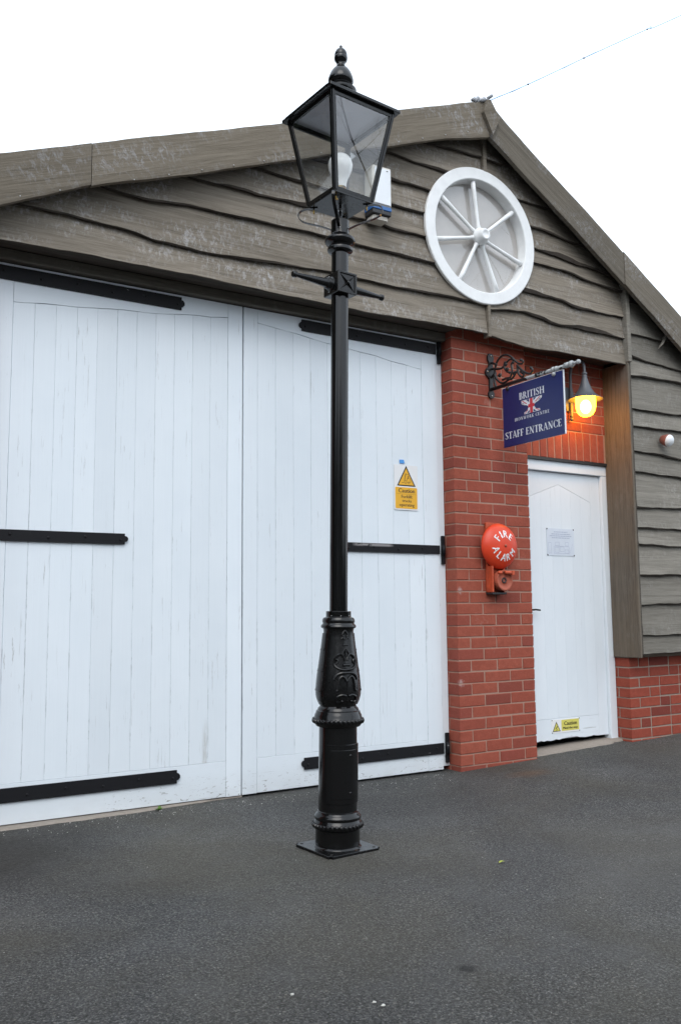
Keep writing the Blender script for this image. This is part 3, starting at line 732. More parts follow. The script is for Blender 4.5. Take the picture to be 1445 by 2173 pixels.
rimo = sharp(part(rim, 'round_window', M['white_window'])); setp(rimo, 'white cartwheel window in the gable')
pb = MB(); pb.lathe([(0.0005, 0), (0.430, 0)], 64, (WX, YC+0.064, WZ), axis='y'); pb.build('blind', M['pane_back'], rimo)
hub = MB(); hub.lathe([(0.0005, 0.046), (0.020, 0.046), (0.024, 0.050), (0.034, 0.052), (0.040, 0.047), (0.046, 0.030), (0.052, 0.010), (0.062, 0.0), (0.058, -0.022), (0.030, -0.030), (0.0005, -0.030)], 32, (WX, y_f+0.012, WZ), axis='y')
hub.build('hub', M['white_window'], rimo)
ANG = [math.degrees(math.atan2(z-WZ, x-WX)) for x, z in ((3.79, 3.962), (4.13, 3.826), (4.208, 3.470), (3.985, 3.215), (3.646, 3.236), (3.440, 3.490), (3.50, 3.812))]
for a in ANG:
    c, s_ = math.cos(R(a)), math.sin(R(a)); sk = MB()
    pts = [(WX+c*r_, y_f+0.030, WZ+s_*r_) for r_ in (0.045, 0.075, 0.085, 0.22, 0.33, 0.390)]
    sk.tube(pts, [0.0155, 0.0155, 0.0125, 0.0135, 0.0165, 0.0175], 10); sk.build('spoke', M['white_window'], rimo)
ANGS = sorted(a % 360 for a in ANG)
for i in range(7):
    a0, a1 = ANGS[i], ANGS[(i+1) % 7]+(360 if i == 6 else 0); g = MB()
    yy = YC+0.052; n = 10; V = [(WX, yy, WZ)]+[(WX+0.390*math.cos(R(a0+(a1-a0)*k/n)), yy, WZ+0.390*math.sin(R(a0+(a1-a0)*k/n))) for k in range(n+1)]
    g.add(V, [(0, k+1, k+2) for k in range(n)]); g.build('pane', M['glass'], rimo)
# children of parts are written in world coordinates too

# ---------------------------------------------------------------- lettering helpers
_txt = {}
def text_polys(s):
    """built-in font -> list of (verts2d, faces) normalised so that cap height = 1"""
    if s in _txt: return _txt[s]
    cu = bpy.data.curves.new('t', 'FONT'); cu.body = s; cu.size = 1.0; cu.resolution_u = 3
    o = bpy.data.objects.new('t', cu); COL.objects.link(o)
    bpy.context.view_layer.update()
    me = bpy.data.meshes.new_from_object(o.evaluated_get(bpy.context.evaluated_depsgraph_get()))
    v = [(p.co.x, p.co.y) for p in me.vertices]; f = [tuple(q.vertices) for q in me.polygons]
    bpy.data.objects.remove(o); bpy.data.curves.remove(cu); bpy.data.meshes.remove(me)
    _txt[s] = (v, f); return v, f
def put_text(mb, s, fn, u0, u1, v0, v1, bold=0.0):
    """fit the string into the box u0..u1, v0..v1; fn(u, v) -> 3D point"""
    v, f = text_polys(s); xa, xb = min(p[0] for p in v), max(p[0] for p in v); ya, yb = min(p[1] for p in v), max(p[1] for p in v)
    for du in ((0,) if not bold else (-bold, bold)):
        mb.add([fn(u0+(p[0]-xa)/(xb-xa)*(u1-u0)+du, v0+(p[1]-ya)/(yb-ya)*(v1-v0), du*0.02) for p in v], f)

def quadline(a, b, wa, wb=None):
    wb = wa if wb is None else wb; dx, dy = b[0]-a[0], b[1]-a[1]; L = math.hypot(dx, dy) or 1; nx, ny = -dy/L, dx/L
    return [(a[0]+nx*wa/2, a[1]+ny*wa/2), (a[0]-nx*wa/2, a[1]-ny*wa/2), (b[0]-nx*wb/2, b[1]-ny*wb/2), (b[0]+nx*wb/2, b[1]+ny*wb/2)]
def arcband(cx, cy, rx, ry, a0, a1, thick, thin, n=14):
    P = []
    for i in range(n+1):
        a = R(a0+(a1-a0)*i/n); t = thin+(thick-thin)*abs(math.cos(a))**1.4
        P.append(((cx+(rx)*math.cos(a), cy+ry*math.sin(a)), (cx+(rx-t)*math.cos(a), cy+(ry-t*0.75-0.0)*math.sin(a))))
    return [[P[i][0], P[i+1][0], P[i+1][1], P[i][1]] for i in range(n)]
T, H_ = 0.175, 0.07
def stem(x, y0=0, y1=1): return [[(x-T/2, y0), (x+T/2, y0), (x+T/2, y1), (x-T/2, y1)]]
def serif(x, y, w_=0.30): return [[(x-w_/2, y), (x+w_/2, y), (x+w_/2, y+0.05), (x-w_/2, y+0.05)]]
def rect(x0, y0, x1, y1): return [[(x0, y0), (x1, y0), (x1, y1), (x0, y1)]]
def glyph(ch):
    if ch == 'I': return 0.34, stem(.17)+serif(.17, 0)+serif(.17, .95)
    if ch == 'H': return 0.80, stem(.16)+stem(.64)+rect(.22, .48, .58, .54)+serif(.16, 0)+serif(.16, .95)+serif(.64, 0)+serif(.64, .95)
    if ch == 'T': return 0.66, stem(.33)+rect(.02, .94, .64, 1)+rect(.02, .78, .07, .94)+rect(.59, .78, .64, .94)+serif(.33, 0)
    if ch == 'E': return 0.60, stem(.16)+rect(.04, 0, .56, .06)+rect(.04, .94, .54, 1)+rect(.2, .49, .44, .55)+rect(.51, .06, .56, .22)+rect(.49, .8, .54, .94)+rect(.40, .42, .44, .62)
    if ch == 'F': return 0.56, stem(.16)+serif(.16, 0)+rect(.04, .94, .52, 1)+rect(.2, .47, .42, .53)+rect(.47, .78, .52, .94)+rect(.38, .40, .42, .60)
    if ch == 'B': return 0.62, stem(.16)+rect(.04, 0, .34, .06)+rect(.04, .94, .32, 1)+rect(.2, .49, .34, .55)+arcband(.30, .75, .24, .25, -90, 90, T, .06)+arcband(.32, .27, .27, .27, -90, 90, T, .06)
    if ch == 'R': return 0.70, stem(.16)+serif(.16, 0)+rect(.04, .94, .32, 1)+rect(.2, .46, .34, .52)+arcband(.30, .73, .25, .27, -90, 90, T, .06)+[quadline((.34, .50), (.62, .02), .14)]+rect(.52, 0, .72, .05)
    if ch == 'O': return 0.80, arcband(.40, .5, .37, .52, 0, 360, T, .05, 28)
    if ch == 'C': return 0.70, arcband(.40, .5, .37, .52, 42, 318, T, .05, 22)+rect(.62, .72, .68, .98)+rect(.62, .04, .68, .26)
    if ch == 'S':
        p = [(.46, .80), (.42, .93), (.28, .98), (.14, .92), (.10, .77), (.17, .63), (.30, .52), (.42, .40), (.48, .25), (.42, .08), (.27, .02), (.12, .07), (.07, .22)]
        t = [.05, .06, .06, .09, .13, .15, .16, .15, .13, .09, .06, .06, .05]
        return 0.56, [quadline(p[i], p[i+1], t[i], t[i+1]) for i in range(12)]+rect(.44, .74, .49, .98)+rect(.05, .02, .10, .28)
    if ch == 'N': return 0.80, rect(.12, 0, .18, 1)+rect(.60, 0, .66, 1)+[quadline((.14, .98), (.62, .02), .16)]+serif(.15, 0, .24)+serif(.13, .95, .26)+serif(.63, .95, .24)
    if ch == 'W': return 1.05, [quadline((.12, 1), (.32, 0), .14), quadline((.33, 0), (.52, .95), .06), quadline((.50, 1), (.70, 0), .14), quadline((.71, 0), (.92, 1), .06)]+serif(.12, .95, .26)+serif(.50, .95, .2)+serif(.92, .95, .22)
    if ch == 'K': return 0.72, stem(.16)+serif(.16, 0)+serif(.16, .95)+[quadline((.22, .45), (.58, .96), .06), quadline((.30, .56), (.62, .02), .14)]+serif(.60, .95, .2)+serif(.62, 0, .22)
    if ch == 'A': return 0.76, [quadline((.12, 0), (.38, 1), .06), quadline((.38, 1), (.64, 0), .15)]+rect(.2, .3, .52, .35)+serif(.12, 0, .22)+serif(.64, 0, .26)
    return 0.30, []
def serif_text(mb, s, fn, u0, u1, v0, v1, gap=0.05):
    tot = sum(glyph(c)[0] for c in s)+gap*(len(s)-1); x = 0; k = 0
    for c in s:
        w_, polys = glyph(c)
        for q in polys:
            mb.add([fn(u0+(x+px)/tot*(u1-u0), v0+py*(v1-v0), 0.00004*(k % 7)) for px, py in q], [tuple(range(len(q)))]); k += 1
        x += w_+gap

# ---------------------------------------------------------------- street lamp
lamp = empty('street_lamp', (2.0636, 3.456, -0.001))
setp(lamp, 'tall black cast iron lamp post with a glazed four sided lantern in the yard', 'lamp post')
lamp.rotation_mode = 'QUATERNION'
lamp.rotation_quaternion = Vector((0, 0, 1)).rotation_difference(Vector((0.0111, -0.0067, 1))) @ Matrix.Rotation(R(5), 3, 'Z').to_quaternion()
BK, BC = M['black'], M['black_cast']
def lb(mb, name, mat=None, parent=None): return sharp(mb.build(name, mat or BK, parent or lamp), 38)
# base plate with rounded corners and bolt holes
bm = bmesh.new(); bmesh.ops.create_cube(bm, size=1)
for v in bm.verts: v.co = Vector((v.co.x*0.276, v.co.y*0.276, 0.007+v.co.z*0.012))
bmesh.ops.bevel(bm, geom=[e for e in bm.edges if abs(e.verts[0].co.z-e.verts[1].co.z) > 0.005], offset=0.014, segments=4, affect='EDGES')
bmesh.ops.bevel(bm, geom=[e for e in bm.edges if all(v.co.z > 0.01 for v in e.verts)], offset=0.0015, segments=1, affect='EDGES')
pm = MB(); pm.bm(bm); plate = lb(pm, 'base_plate', BC)
for sx in (-1, 1):
    for sy in (-1, 1):
        hm = MB(); hm.lathe([(0.0006, 0.0138), (0.0075, 0.0138)], 14, (sx*0.114, sy*0.114, 0)); hm.build('bolt_hole', M['dark'], plate)
m = MB(); m.lathe([(0.1060, 0.0130), (0.1035, 0.0165), (0.0993, 0.020), (0.0988, 0.084), (0.100, 0.090), (0.108, 0.096), (0.1100, 0.106), (0.108, 0.116), (0.1035, 0.123), (0.1005, 0.130), (0.1045, 0.138), (0.1035, 0.145), (0.096, 0.154), (0.0905, 0.160), (0.0900, 0.165), (0.0866, 0.167)], 56); lb(m, 'column_foot')
def beads(z, rr, n, br):
    m = MB()
    for k in range(n):
        a = 2*math.pi*k/n
        bm = bmesh.new(); bmesh.ops.create_uvsphere(bm, u_segments=8, v_segments=6, radius=br)
        mt = Matrix.Translation((rr*math.cos(a), rr*math.sin(a), z)) @ Matrix.Rotation(a, 4, 'Z') @ Matrix.Rotation(R(28), 4, 'X') @ Matrix.Diagonal((0.85, 0.92, 1.35, 1))
        bmesh.ops.transform(bm, matrix=mt, verts=bm.verts); m.bm(bm, True)
    return lb(m, 'rope_moulding')
beads(0.107, 0.1085, 34, 0.0096)
m = MB(); m.lathe([(0.0866, 0.166), (0.0853, 0.530), (0.060, 0.5305)], 56); shaftp = lb(m, 'pedestal')
AZ = R(-101)
def sector(r0, r1, z0, z1, half, name, parent=lamp, az=AZ, mat=None):
    m = MB(); a0, a1 = az-R(half), az+R(half); n = 24
    m.lathe([(r0, z0), (r1-0.0015, z0), (r1, z0+0.0015), (r1, z1-0.0015), (r1-0.0015, z1), (r0, z1)], n, a0=a0, a1=a1, smooth=True)
    k = len(m.v); 
    for i in (0, n): m.f.append(tuple(j*(n+1)+i for j in range(6))); m.m.append(0); m.sm.append(False)
    return lb(m, name, mat, parent)
acc = sector(0.080, 0.0905, 0.204, 0.459, 60, 'access_door')
sector(0.086, 0.0930, 0.226, 0.436, 44, 'raised_panel', acc)
for z in (0.252, 0.412):
    a = AZ+R(12); s = MB(); s.lathe([(0.0006, 0.003), (0.004, 0.003), (0.0062, 0.0)], 10, (0, 0, 0), axis='x')
    o = s.build('screw', BC, acc, (0.0925*math.cos(a), 0.0925*math.sin(a), z)); o.rotation_euler = (0, 0, a)
m = MB(); m.lathe([(0.0853, 0.529), (0.099, 0.533), (0.104, 0.540), (0.1105, 0.548), (0.1125, 0.557), (0.1105, 0.567), (0.107, 0.573), (0.1065, 0.580), (0.1010, 0.591), (0.0985, 0.600), (0.0935, 0.603), (0.0905, 0.612), (0.084, 0.618), (0.0815, 0.622)], 56); lb(m, 'pedestal_cap')
beads(0.5575, 0.1105, 36, 0.0096)
VP = [(0.0800, 0.621), (0.0830, 0.632), (0.0905, 0.642), (0.0950, 0.655), (0.0985, 0.672), (0.0990, 0.690), (0.0975, 0.712), (0.0948, 0.740), (0.0910, 0.770), (0.0845, 0.815), (0.0790, 0.857), (0.0740, 0.895), (0.0705, 0.927), (0.0680, 0.950), (0.0690, 0.960), (0.0720, 0.966)]
def vr(z):
    for (r0, z0), (r1, z1) in zip(VP, VP[1:]):
        if z <= z1: return r0+(r1-r0)*(z-z0)/(z1-z0)
    return VP[-1][0]
m = MB(); m.lathe(VP, 56); vase = lb(m, 'vase', BC)
m = MB(); m.lathe([(0.070, 0.9655), (0.0780, 0.968), (0.0805, 0.973), (0.0790, 0.980), (0.0735, 0.985), (0.0715, 0.989), (0.0742, 0.996), (0.0735, 1.005), (0.0690, 1.013), (0.0575, 1.0175), (0.0572, 1.018)], 56); lb(m, 'vase_collar')
m = MB(); m.lathe([(0.0572, 1.0175), (0.0572, 1.0415), (0.0560, 1.043), (0.0412, 1.0435)], 48); cs = lb(m, 'sleeve')
for a in (-160, -115, -70, -20, 60, 120):
    s = MB(); s.sphere((0.0575*math.cos(R(a)), 0.0575*math.sin(R(a)), 1.022), 0.0024, 6, 5); s.build('set_screw', M['steel'], cs)
# relief ornament on two sides of the vase, stepped straps on the other two
def relief(mb, pts, rad, az):
    mb.tube([((vr(z)+0.0022)*math.cos(az+R(u)), (vr(z)+0.0022)*math.sin(az+R(u)), z) for u, z in pts], rad*1.22, 8)
def bez(p, n=5):
    o = []
    for i in range(len(p)-1):
        p0 = p[max(i-1, 0)]; p1 = p[i]; p2 = p[i+1]; p3 = p[min(i+2, len(p)-1)]
        for k in range(n):
            t = k/n
            o.append(tuple(0.5*(2*p1[j]+(p2[j]-p0[j])*t+(2*p0[j]-5*p1[j]+4*p2[j]-p3[j])*t*t+(3*p1[j]-p0[j]-3*p2[j]+p3[j])*t**3) for j in range(len(p1))))
    o.append(tuple(p[-1])); return o
for az in (AZ-R(1), AZ+R(179)):
    m = MB()
    for sgn in (-1, 1):
        relief(m, bez([(0, .958), (sgn*8, .946), (sgn*10, .936), (sgn*5, .930)]), 0.0032, az)
        relief(m, bez([(sgn*2, .916), (sgn*9, .926), (sgn*14, .920)]), 0.0030, az)
        relief(m, bez([(0, .880), (sgn*8, .864), (sgn*13, .850), (sgn*4, .838), (0, .826)]), 0.0034, az)
        relief(m, bez([(sgn*4, .826), (sgn*10, .850), (sgn*22, .851), (sgn*32, .836), (sgn*36, .816), (sgn*32, .800), (sgn*18, .788), (0, .785)]), 0.0048, az)
        relief(m, bez([(sgn*36, .818), (sgn*34, .830), (sgn*27, .828), (sgn*26, .818), (sgn*30, .813)]), 0.0040, az)
        relief(m, bez([(0, .772), (sgn*16, .771), (sgn*28, .762), (sgn*34, .742)]), 0.0058, az)
        relief(m, bez([(sgn*1, .735), (sgn*6, .750), (sgn*13, .756), (sgn*20, .748), (sgn*23, .725), (sgn*24, .700), (sgn*28, .694)]), 0.0050, az)
        relief(m, bez([(sgn*3, .672), (sgn*14, .676), (sgn*26, .668), (sgn*30, .652), (sgn*24, .642), (sgn*18, .650)]), 0.0046, az)
        m.sphere(((vr(.648)+.002)*math.cos(az+R(sgn*14)), (vr(.648)+.002)*math.sin(az+R(sgn*14)), .648), 0.0068, 8, 6)
    relief(m, [(-9, .893), (9, .893)], 0.0040, az); relief(m, [(-11, .806), (11, .806)], 0.0055, az)
    relief(m, [(0, .870), (0, .835)], 0.0040, az); relief(m, [(0, .735), (0, .650)], 0.0030, az)
    lb(m, 'relief_ornament', BC, vase)
for az in (R(167), R(-13)):
    m = MB()
    for z0, z1, hw in ((0.868, 0.944, 15), (0.775, 0.872, 18), (0.690, 0.780, 20), (0.630, 0.690, 17)):
        n = 10; k = 8; V = []
        for j in range(k+1):
            z = z0+(z1-z0)*j/k; rr = vr(z)+0.0035+0.0030*max(0, 1-j/1.5)
            for i in range(n+1): a = az+R(-hw+2*hw*i/n*1.0); V.append((rr*math.cos(a), rr*math.sin(a), z))
        m.add(V, [(j*(n+1)+i, j*(n+1)+i+1, (j+1)*(n+1)+i+1, (j+1)*(n+1)+i) for j in range(k) for i in range(n)], True)
        for sgn in (-1, 1): m.tube([((vr(z0+(z1-z0)*j/6)+.001)*math.cos(az+R(sgn*hw)), (vr(z0+(z1-z0)*j/6)+.001)*math.sin(az+R(sgn*hw)), z0+(z1-z0)*j/6) for j in range(7)], 0.0033, 6)
        m.tube([((vr(z0)+.0015)*math.cos(az+R(-hw+2*hw*i/8)), (vr(z0)+.0015)*math.sin(az+R(-hw+2*hw*i/8)), z0) for i in range(9)], 0.0044, 6)
    lb(m, 'stepped_strap', BC, vase)
m = MB(); m.lathe([(0.0412, 1.04), (0.0405, 2.745)], 48); lb(m, 'shaft')
# ladder rest
m = MB(); m.box(-0.0535, 0.0535, -0.058, 0.058, 2.525, 2.627, 0.0025); blk = lb(m, 'ladder_block', BC)
m = MB()
for a, b_ in (((-.0535, 2.525), (-.0435, 2.627)), ((.0435, 2.525), (.0535, 2.627)), ((-.0435, 2.617), (.0435, 2.627)), ((-.0435, 2.525), (.0435, 2.535))): m.box(a[0], b_[0], -0.064, -0.0575, a[1], b_[1], 0.0015)
zc = 2.576
for sx in (-1, 1):
    for sz in (-1, 1):
        tip = (sx*0.041, -0.0582, zc+sz*0.039); V = [tip, (sx*0.0085, -0.0582, zc+sz*0.0), (0, -0.0582, zc+sz*0.0085), (sx*0.005, -0.070, zc+sz*0.005)]
        m.add(V, [(0, 1, 3), (0, 3, 2), (1, 2, 3)])
m.sphere((0, -0.066, zc), 0.0085, 8, 6)
lb(m, 'star_panel', BC, blk)
for sgn, ln in ((-1, 0.268), (1, 0.262)):
    m = MB(); m.lathe([(0.0006, 0.050), (0.034, 0.050), (0.034, 0.056), (0.027, 0.060), (0.025, 0.068), (0.029, 0.072), (0.027, 0.079), (0.022, 0.082), (0.021, 0.090), (0.0105, ln-0.024), (0.0115, ln-0.023), (0.0150, ln-0.018), (0.0155, ln-0.004), (0.0115, ln), (0.0006, ln)], 20, (0, 0, zc), axis='x')
    if sgn < 0: m.v = [(-x, y, z) for x, y, z in m.v]
    lb(m, 'ladder_arm', BC, blk)
for sx in (-1, 1):
    for z in (2.540, 2.612):
        s = MB(); s.sphere((sx*0.054, 0.012, z), 0.004, 6, 5); s.build('screw', M['steel'], blk)
# capital under the lantern
m = MB(); m.lathe([(0.0405, 2.735), (0.052, 2.739), (0.0600, 2.747), (0.0612, 2.757), (0.0575, 2.766), (0.0505, 2.770), (0.0520, 2.774), (0.0560, 2.777), (0.0680, 2.784), (0.0728, 2.793), (0.0733, 2.802), (0.069, 2.810), (0.058, 2.817), (0.0480, 2.823), (0.0440, 2.830), (0.0433, 2.834), (0.0433, 2.897), (0.0410, 2.899), (0.0006, 2.899)], 48); cap = lb(m, 'capital')
s = MB(); s.sphere((0.0436*math.cos(R(-128)), 0.0436*math.sin(R(-128)), 2.850), 0.0036, 8, 6); s.build('screw', M['steel'], cap)
m = MB(); m.tube([(0, 0, 2.895), (0, 0, 2.976)], 0.0062, 10); rod = lb(m, 'cable_rod'); s = MB(); s.lathe([(0.0062, 2.950), (0.0105, 2.951), (0.0105, 2.959), (0.0062, 2.960)], 6, smooth=False); s.build('nut', M['steel'], rod)
# lantern
HB, HT, ZB, ZT = 0.110, 0.181, 2.985, 3.420
m = MB(); m.box(-HB-0.003, HB+0.003, -HB-0.003, HB+0.003, 2.974, 2.986, 0.0015); lan = lb(m, 'lantern_floor', BC)
def fpt(k, s_, t, o=0.0):
    """point on lantern face k (0..3): s_ from -1..1 across, t 0..1 up, o outward"""
    hw = HB+(HT-HB)*t; z = ZB+(ZT-ZB)*t; a = k*math.pi/2; x, y = s_*hw, -(hw+o)
    return (x*math.cos(a)-y*math.sin(a), x*math.sin(a)+y*math.cos(a), z)
def strip(m, k, s0, s1, t0, t1, o0, o1):
    c = [(s0[0], t0), (s1[0], t0), (s1[1], t1), (s0[1], t1)]
    m.add([fpt(k, s_, t, o1) for s_, t in c]+[fpt(k, s_, t, o0) for s_, t in c], [(0, 1, 2, 3), (7, 6, 5, 4), (0, 4, 5, 1), (1, 5, 6, 2), (2, 6, 7, 3), (3, 7, 4, 0)])
wb, wt = 0.0175/HB, 0.0175/HT
for k in range(4):
    m = MB(); strip(m, k, (1-wb, 1-wt), (1.0, 1.0), 0, 1, -0.006, 0.004); strip(m, (k+1) % 4, (-1.0, -1.0), (-1+wb, -1+wt), 0, 1, -0.006, 0.004)
    strip(m, k, (1-wb*0.45, 1-wt*0.45), (1.02, 1.012), 0, 1, 0.004, 0.0075); strip(m, (k+1) % 4, (-1.02, -1.012), (-1+wb*0.45, -1+wt*0.45), 0, 1, 0.004, 0.0075)
    lb(m, 'corner_bar')
    m = MB(); strip(m, k, (-1+wb, -1+wb), (1-wb, 1-wb), 0.0, 0.035, -0.006, 0.0035); lb(m, 'glazing_rail')
    m = MB(); strip(m, k, (-1+wt, -1+wt), (1-wt, 1-wt), 0.958, 1.0, -0.006, 0.0035); lb(m, 'glazing_rail')
    m = MB(); V = [fpt(k, -1+wb*0.6, 0.015, -0.002), fpt(k, 1-wb*0.6, 0.015, -0.002), fpt(k, 1-wt*0.6, 0.985, -0.002), fpt(k, -1+wt*0.6, 0.985, -0.002)]
    m.add(V, [(0, 1, 2, 3)]); m.build('pane', M['glass'], lamp)
m = MB(); e = 0.206
m.box(-e, e, -e, -e+0.030, 3.420, 3.436, 0.002); m.box(-e, e, e-0.030, e, 3.420, 3.436, 0.002); m.box(-e, -e+0.030, -e+0.030, e-0.030, 3.4205, 3.4355); m.box(e-0.030, e, -e+0.030, e-0.030, 3.4205, 3.4355)
hr = 0.060; zr = 3.533; ee = e-0.002
m.add([(-ee, -ee, 3.4345), (ee, -ee, 3.4345), (ee, ee, 3.4345), (-ee, ee, 3.4345), (-hr, -hr, zr), (hr, -hr, zr), (hr, hr, zr), (-hr, hr, zr)], [(0, 1, 5, 4), (1, 2, 6, 5), (2, 3, 7, 6), (3, 0, 4, 7), (4, 5, 6, 7)])
lroof = lb(m, 'lantern_roof')
m = MB(); ii = e-0.028; m.add([(-ii, -ii, 3.428), (ii, -ii, 3.428), (ii, ii, 3.428), (-ii, ii, 3.428), (0, 0, 3.455)], [(0, 1, 4), (1, 2, 4), (2, 3, 4), (3, 0, 4)]); m.build('roof_lining', M['lantern_in'], lroof)
m = MB(); m.lathe([(0.062, 3.525), (0.077, 3.545), (0.0775, 3.562), (0.068, 3.572), (0.056, 3.580), (0.051, 3.592), (0.0585, 3.601), (0.0620, 3.608), (0.0625, 3.616), (0.0600, 3.630), (0.0520, 3.652), (0.040, 3.671), (0.0285, 3.683), (0.0220, 3.690), (0.0207, 3.699), (0.0225, 3.708), (0.0265, 3.714), (0.0310, 3.720), (0.0330, 3.730), (0.0330, 3.738), (0.0310, 3.742), (0.0320, 3.746), (0.0300, 3.760), (0.0235, 3.773), (0.0140, 3.781), (0.0075, 3.785), (0.0082, 3.792), (0.0060, 3.798), (0.0006, 3.800)], 40); lb(m, 'finial', BK, lroof)
m = MB(); m.lathe([(0.0006, 3.241), (0.020, 3.2375), (0.040, 3.225), (0.054, 3.205), (0.060, 3.181), (0.056, 3.156), (0.045, 3.130), (0.036, 3.110), (0.0315, 3.090), (0.0290, 3.068)], 32); blb = m.build('bulb', M['bulb'], lamp)
m = MB(); m.lathe([(0.0285, 3.068), (0.0165, 3.064), (0.0165, 3.034), (0.0006, 3.034)], 20); m.build('bulb_cap', M['brass'], blb)
m = MB(); m.lathe([(0.050, 2.987), (0.046, 2.992), (0.024, 3.000), (0.021, 3.036), (0.0006, 3.036)], 24); m.build('lamp_holder', M['white_plastic'], lamp)
for k in range(4):
    a = R(45+90*k); c, s_ = math.cos(a), math.sin(a)
    path = bez([(0.043, 2.846), (0.044, 2.858), (0.095, 2.880), (0.160, 2.899), (0.191, 2.915), (0.204, 2.937), (0.196, 2.958), (0.172, 2.969), (0.135, 2.971), (0.110, 2.971)], 4)
    m = MB(); V = []; n = len(path); tg = 0.0075
    for i, (r_, z) in enumerate(path):
        q0 = path[max(i-1, 0)]; q1 = path[min(i+1, n-1)]; dr_, dz_ = q1[0]-q0[0], q1[1]-q0[1]; L = math.hypot(dr_, dz_) or 1; nr, nz_ = -dz_/L*0.0019, dr_/L*0.0019
        for side, o_ in ((-tg, 1), (tg, 1), (tg, -1), (-tg, -1)):
            rr, zz = r_+nr*o_, z+nz_*o_; V.append((rr*c-side*s_, rr*s_+side*c, zz))
    m.add(V, [(i*4+j, i*4+(j+1) % 4, (i+1)*4+(j+1) % 4, (i+1)*4+j) for i in range(n-1) for j in range(4)]+[(0, 1, 2, 3), tuple(range(n*4-1, n*4-5, -1))])
    br = lb(m, 'frog_bracket')
    s = MB(); p0 = (0.128*c, 0.128*s_); s.tube([(p0[0], p0[1], 2.968), (p0[0], p0[1], 2.952)], 0.0035, 8); s.sphere((p0[0]-s_*0.005, p0[1]+c*0.005, 2.949), 0.0045, 6, 5); s.sphere((p0[0]+s_*0.005, p0[1]-c*0.005, 2.949), 0.0045, 6, 5)
    s.build('thumb_screw', M['brass'], br)

# ---------------------------------------------------------------- sign bracket and hanging sign
XS = 3.987
sb = empty('sign_bracket', (XS, YP, 2.50)); setp(sb, 'black scrolled iron bracket with flaking arm on the brick pillar', 'bracket')
so_ = (-XS, -YP, -2.50)
m = MB(); y0, y1 = YP-0.016, YP-0.001
outl = []
for x, z in ((-.012, 2.494), (.012, 2.494), (.024, 2.507), (.024, 2.53), (.016, 2.545), (.016, 2.630), (.026, 2.640), (.044, 2.655), (.050, 2.678), (.040, 2.700), (.024, 2.712), (.016, 2.725), (.016, 2.748), (.025, 2.765), (.026, 2.790), (.014, 2.810), (-.014, 2.810), (-.026, 2.790), (-.025, 2.765), (-.016, 2.748), (-.016, 2.725), (-.024, 2.712), (-.040, 2.700), (-.050, 2.678), (-.044, 2.655), (-.026, 2.640), (-.016, 2.630), (-.016, 2.545), (-.024, 2.53), (-.024, 2.507)): outl.append((XS+x, z))
m.prism(outl, y0, y1); plt = m.build('wall_plate', M['iron'], sb, so_)
s = MB()
for x, z in ((0, 2.509), (0, 2.795), (-.034, 2.680)): s.sphere((XS+x, y0-0.001, z), 0.006, 8, 6)
s.build('screw_head', M['steel'], plt)
m = MB(); AZ_ = 2.556
m.tube([(XS, YP-0.01, AZ_), (XS, 3.79, AZ_-0.004)], 0.0120, 12)
for y, r_ in ((4.10, .0155), (4.065, .0155), (3.955, .017), (3.93, .0155), (3.845, .0175), (3.835, .0175)): m.tube([(XS, y+0.007, AZ_-0.002), (XS, y-0.007, AZ_-0.002)], r_, 12)
m.sphere((XS, 3.800, AZ_-0.004), 0.0215, 12, 8); m.tube([(XS, 3.785, AZ_-0.004), (XS, 3.755, AZ_-0.004)], [0.013, 0.007], 10); m.sphere((XS, 3.742, AZ_-0.004), 0.0150, 10, 8)
m.build('arm', M['flaked'], sb, so_)
PATHS = [[(4.497, 2.556), (4.514, 2.622), (4.504, 2.689), (4.479, 2.738), (4.433, 2.764), (4.383, 2.760), (4.336, 2.733), (4.299, 2.696), (4.267, 2.671), (4.234, 2.663), (4.226, 2.679), (4.245, 2.689)],
 [(4.540, 2.700), (4.466, 2.683), (4.426, 2.684), (4.396, 2.703), (4.356, 2.721), (4.318, 2.711)],
 [(4.508, 2.648), (4.484, 2.608), (4.441, 2.578), (4.391, 2.580), (4.351, 2.604), (4.335, 2.641), (4.343, 2.684), (4.323, 2.692)],
 [(4.281, 2.668), (4.279, 2.621), (4.257, 2.582), (4.229, 2.575), (4.222, 2.591), (4.232, 2.598)],
 [(4.282, 2.662), (4.236, 2.617), (4.191, 2.586), (4.155, 2.577), (4.138, 2.597), (4.153, 2.612)],
 [(4.430, 2.596), (4.381, 2.598), (4.343, 2.582), (4.308, 2.601), (4.298, 2.619)],
 [(4.395, 2.717), (4.411, 2.687), (4.388, 2.647), (4.360, 2.633)],
 [(4.545, 2.640), (4.520, 2.655), (4.508, 2.648)], [(4.545, 2.745), (4.52, 2.735), (4.49, 2.72)]]
for i, p_ in enumerate(PATHS):
    q = bez(p_, 5); m = MB(); m.tube([(XS+0.002*math.sin(i), y, z) for y, z in q], [0.0085-0.0025*k/len(q) for k in range(len(q))], 8)
    m.sphere((XS, q[-1][0], q[-1][1]), 0.0105, 8, 6); m.build('scroll', M['iron'], sb, so_)
for y, z in ((4.458, 2.636), (4.396, 2.697), (4.383, 2.659), (4.312, 2.615), (4.376, 2.590), (4.243, 2.612)):
    m = MB(); m.sphere((XS, y, z), 0.016, 8, 6, (0.6, 1.1, 0.9)); m.build('leaf_boss', M['iron'], sb, so_)

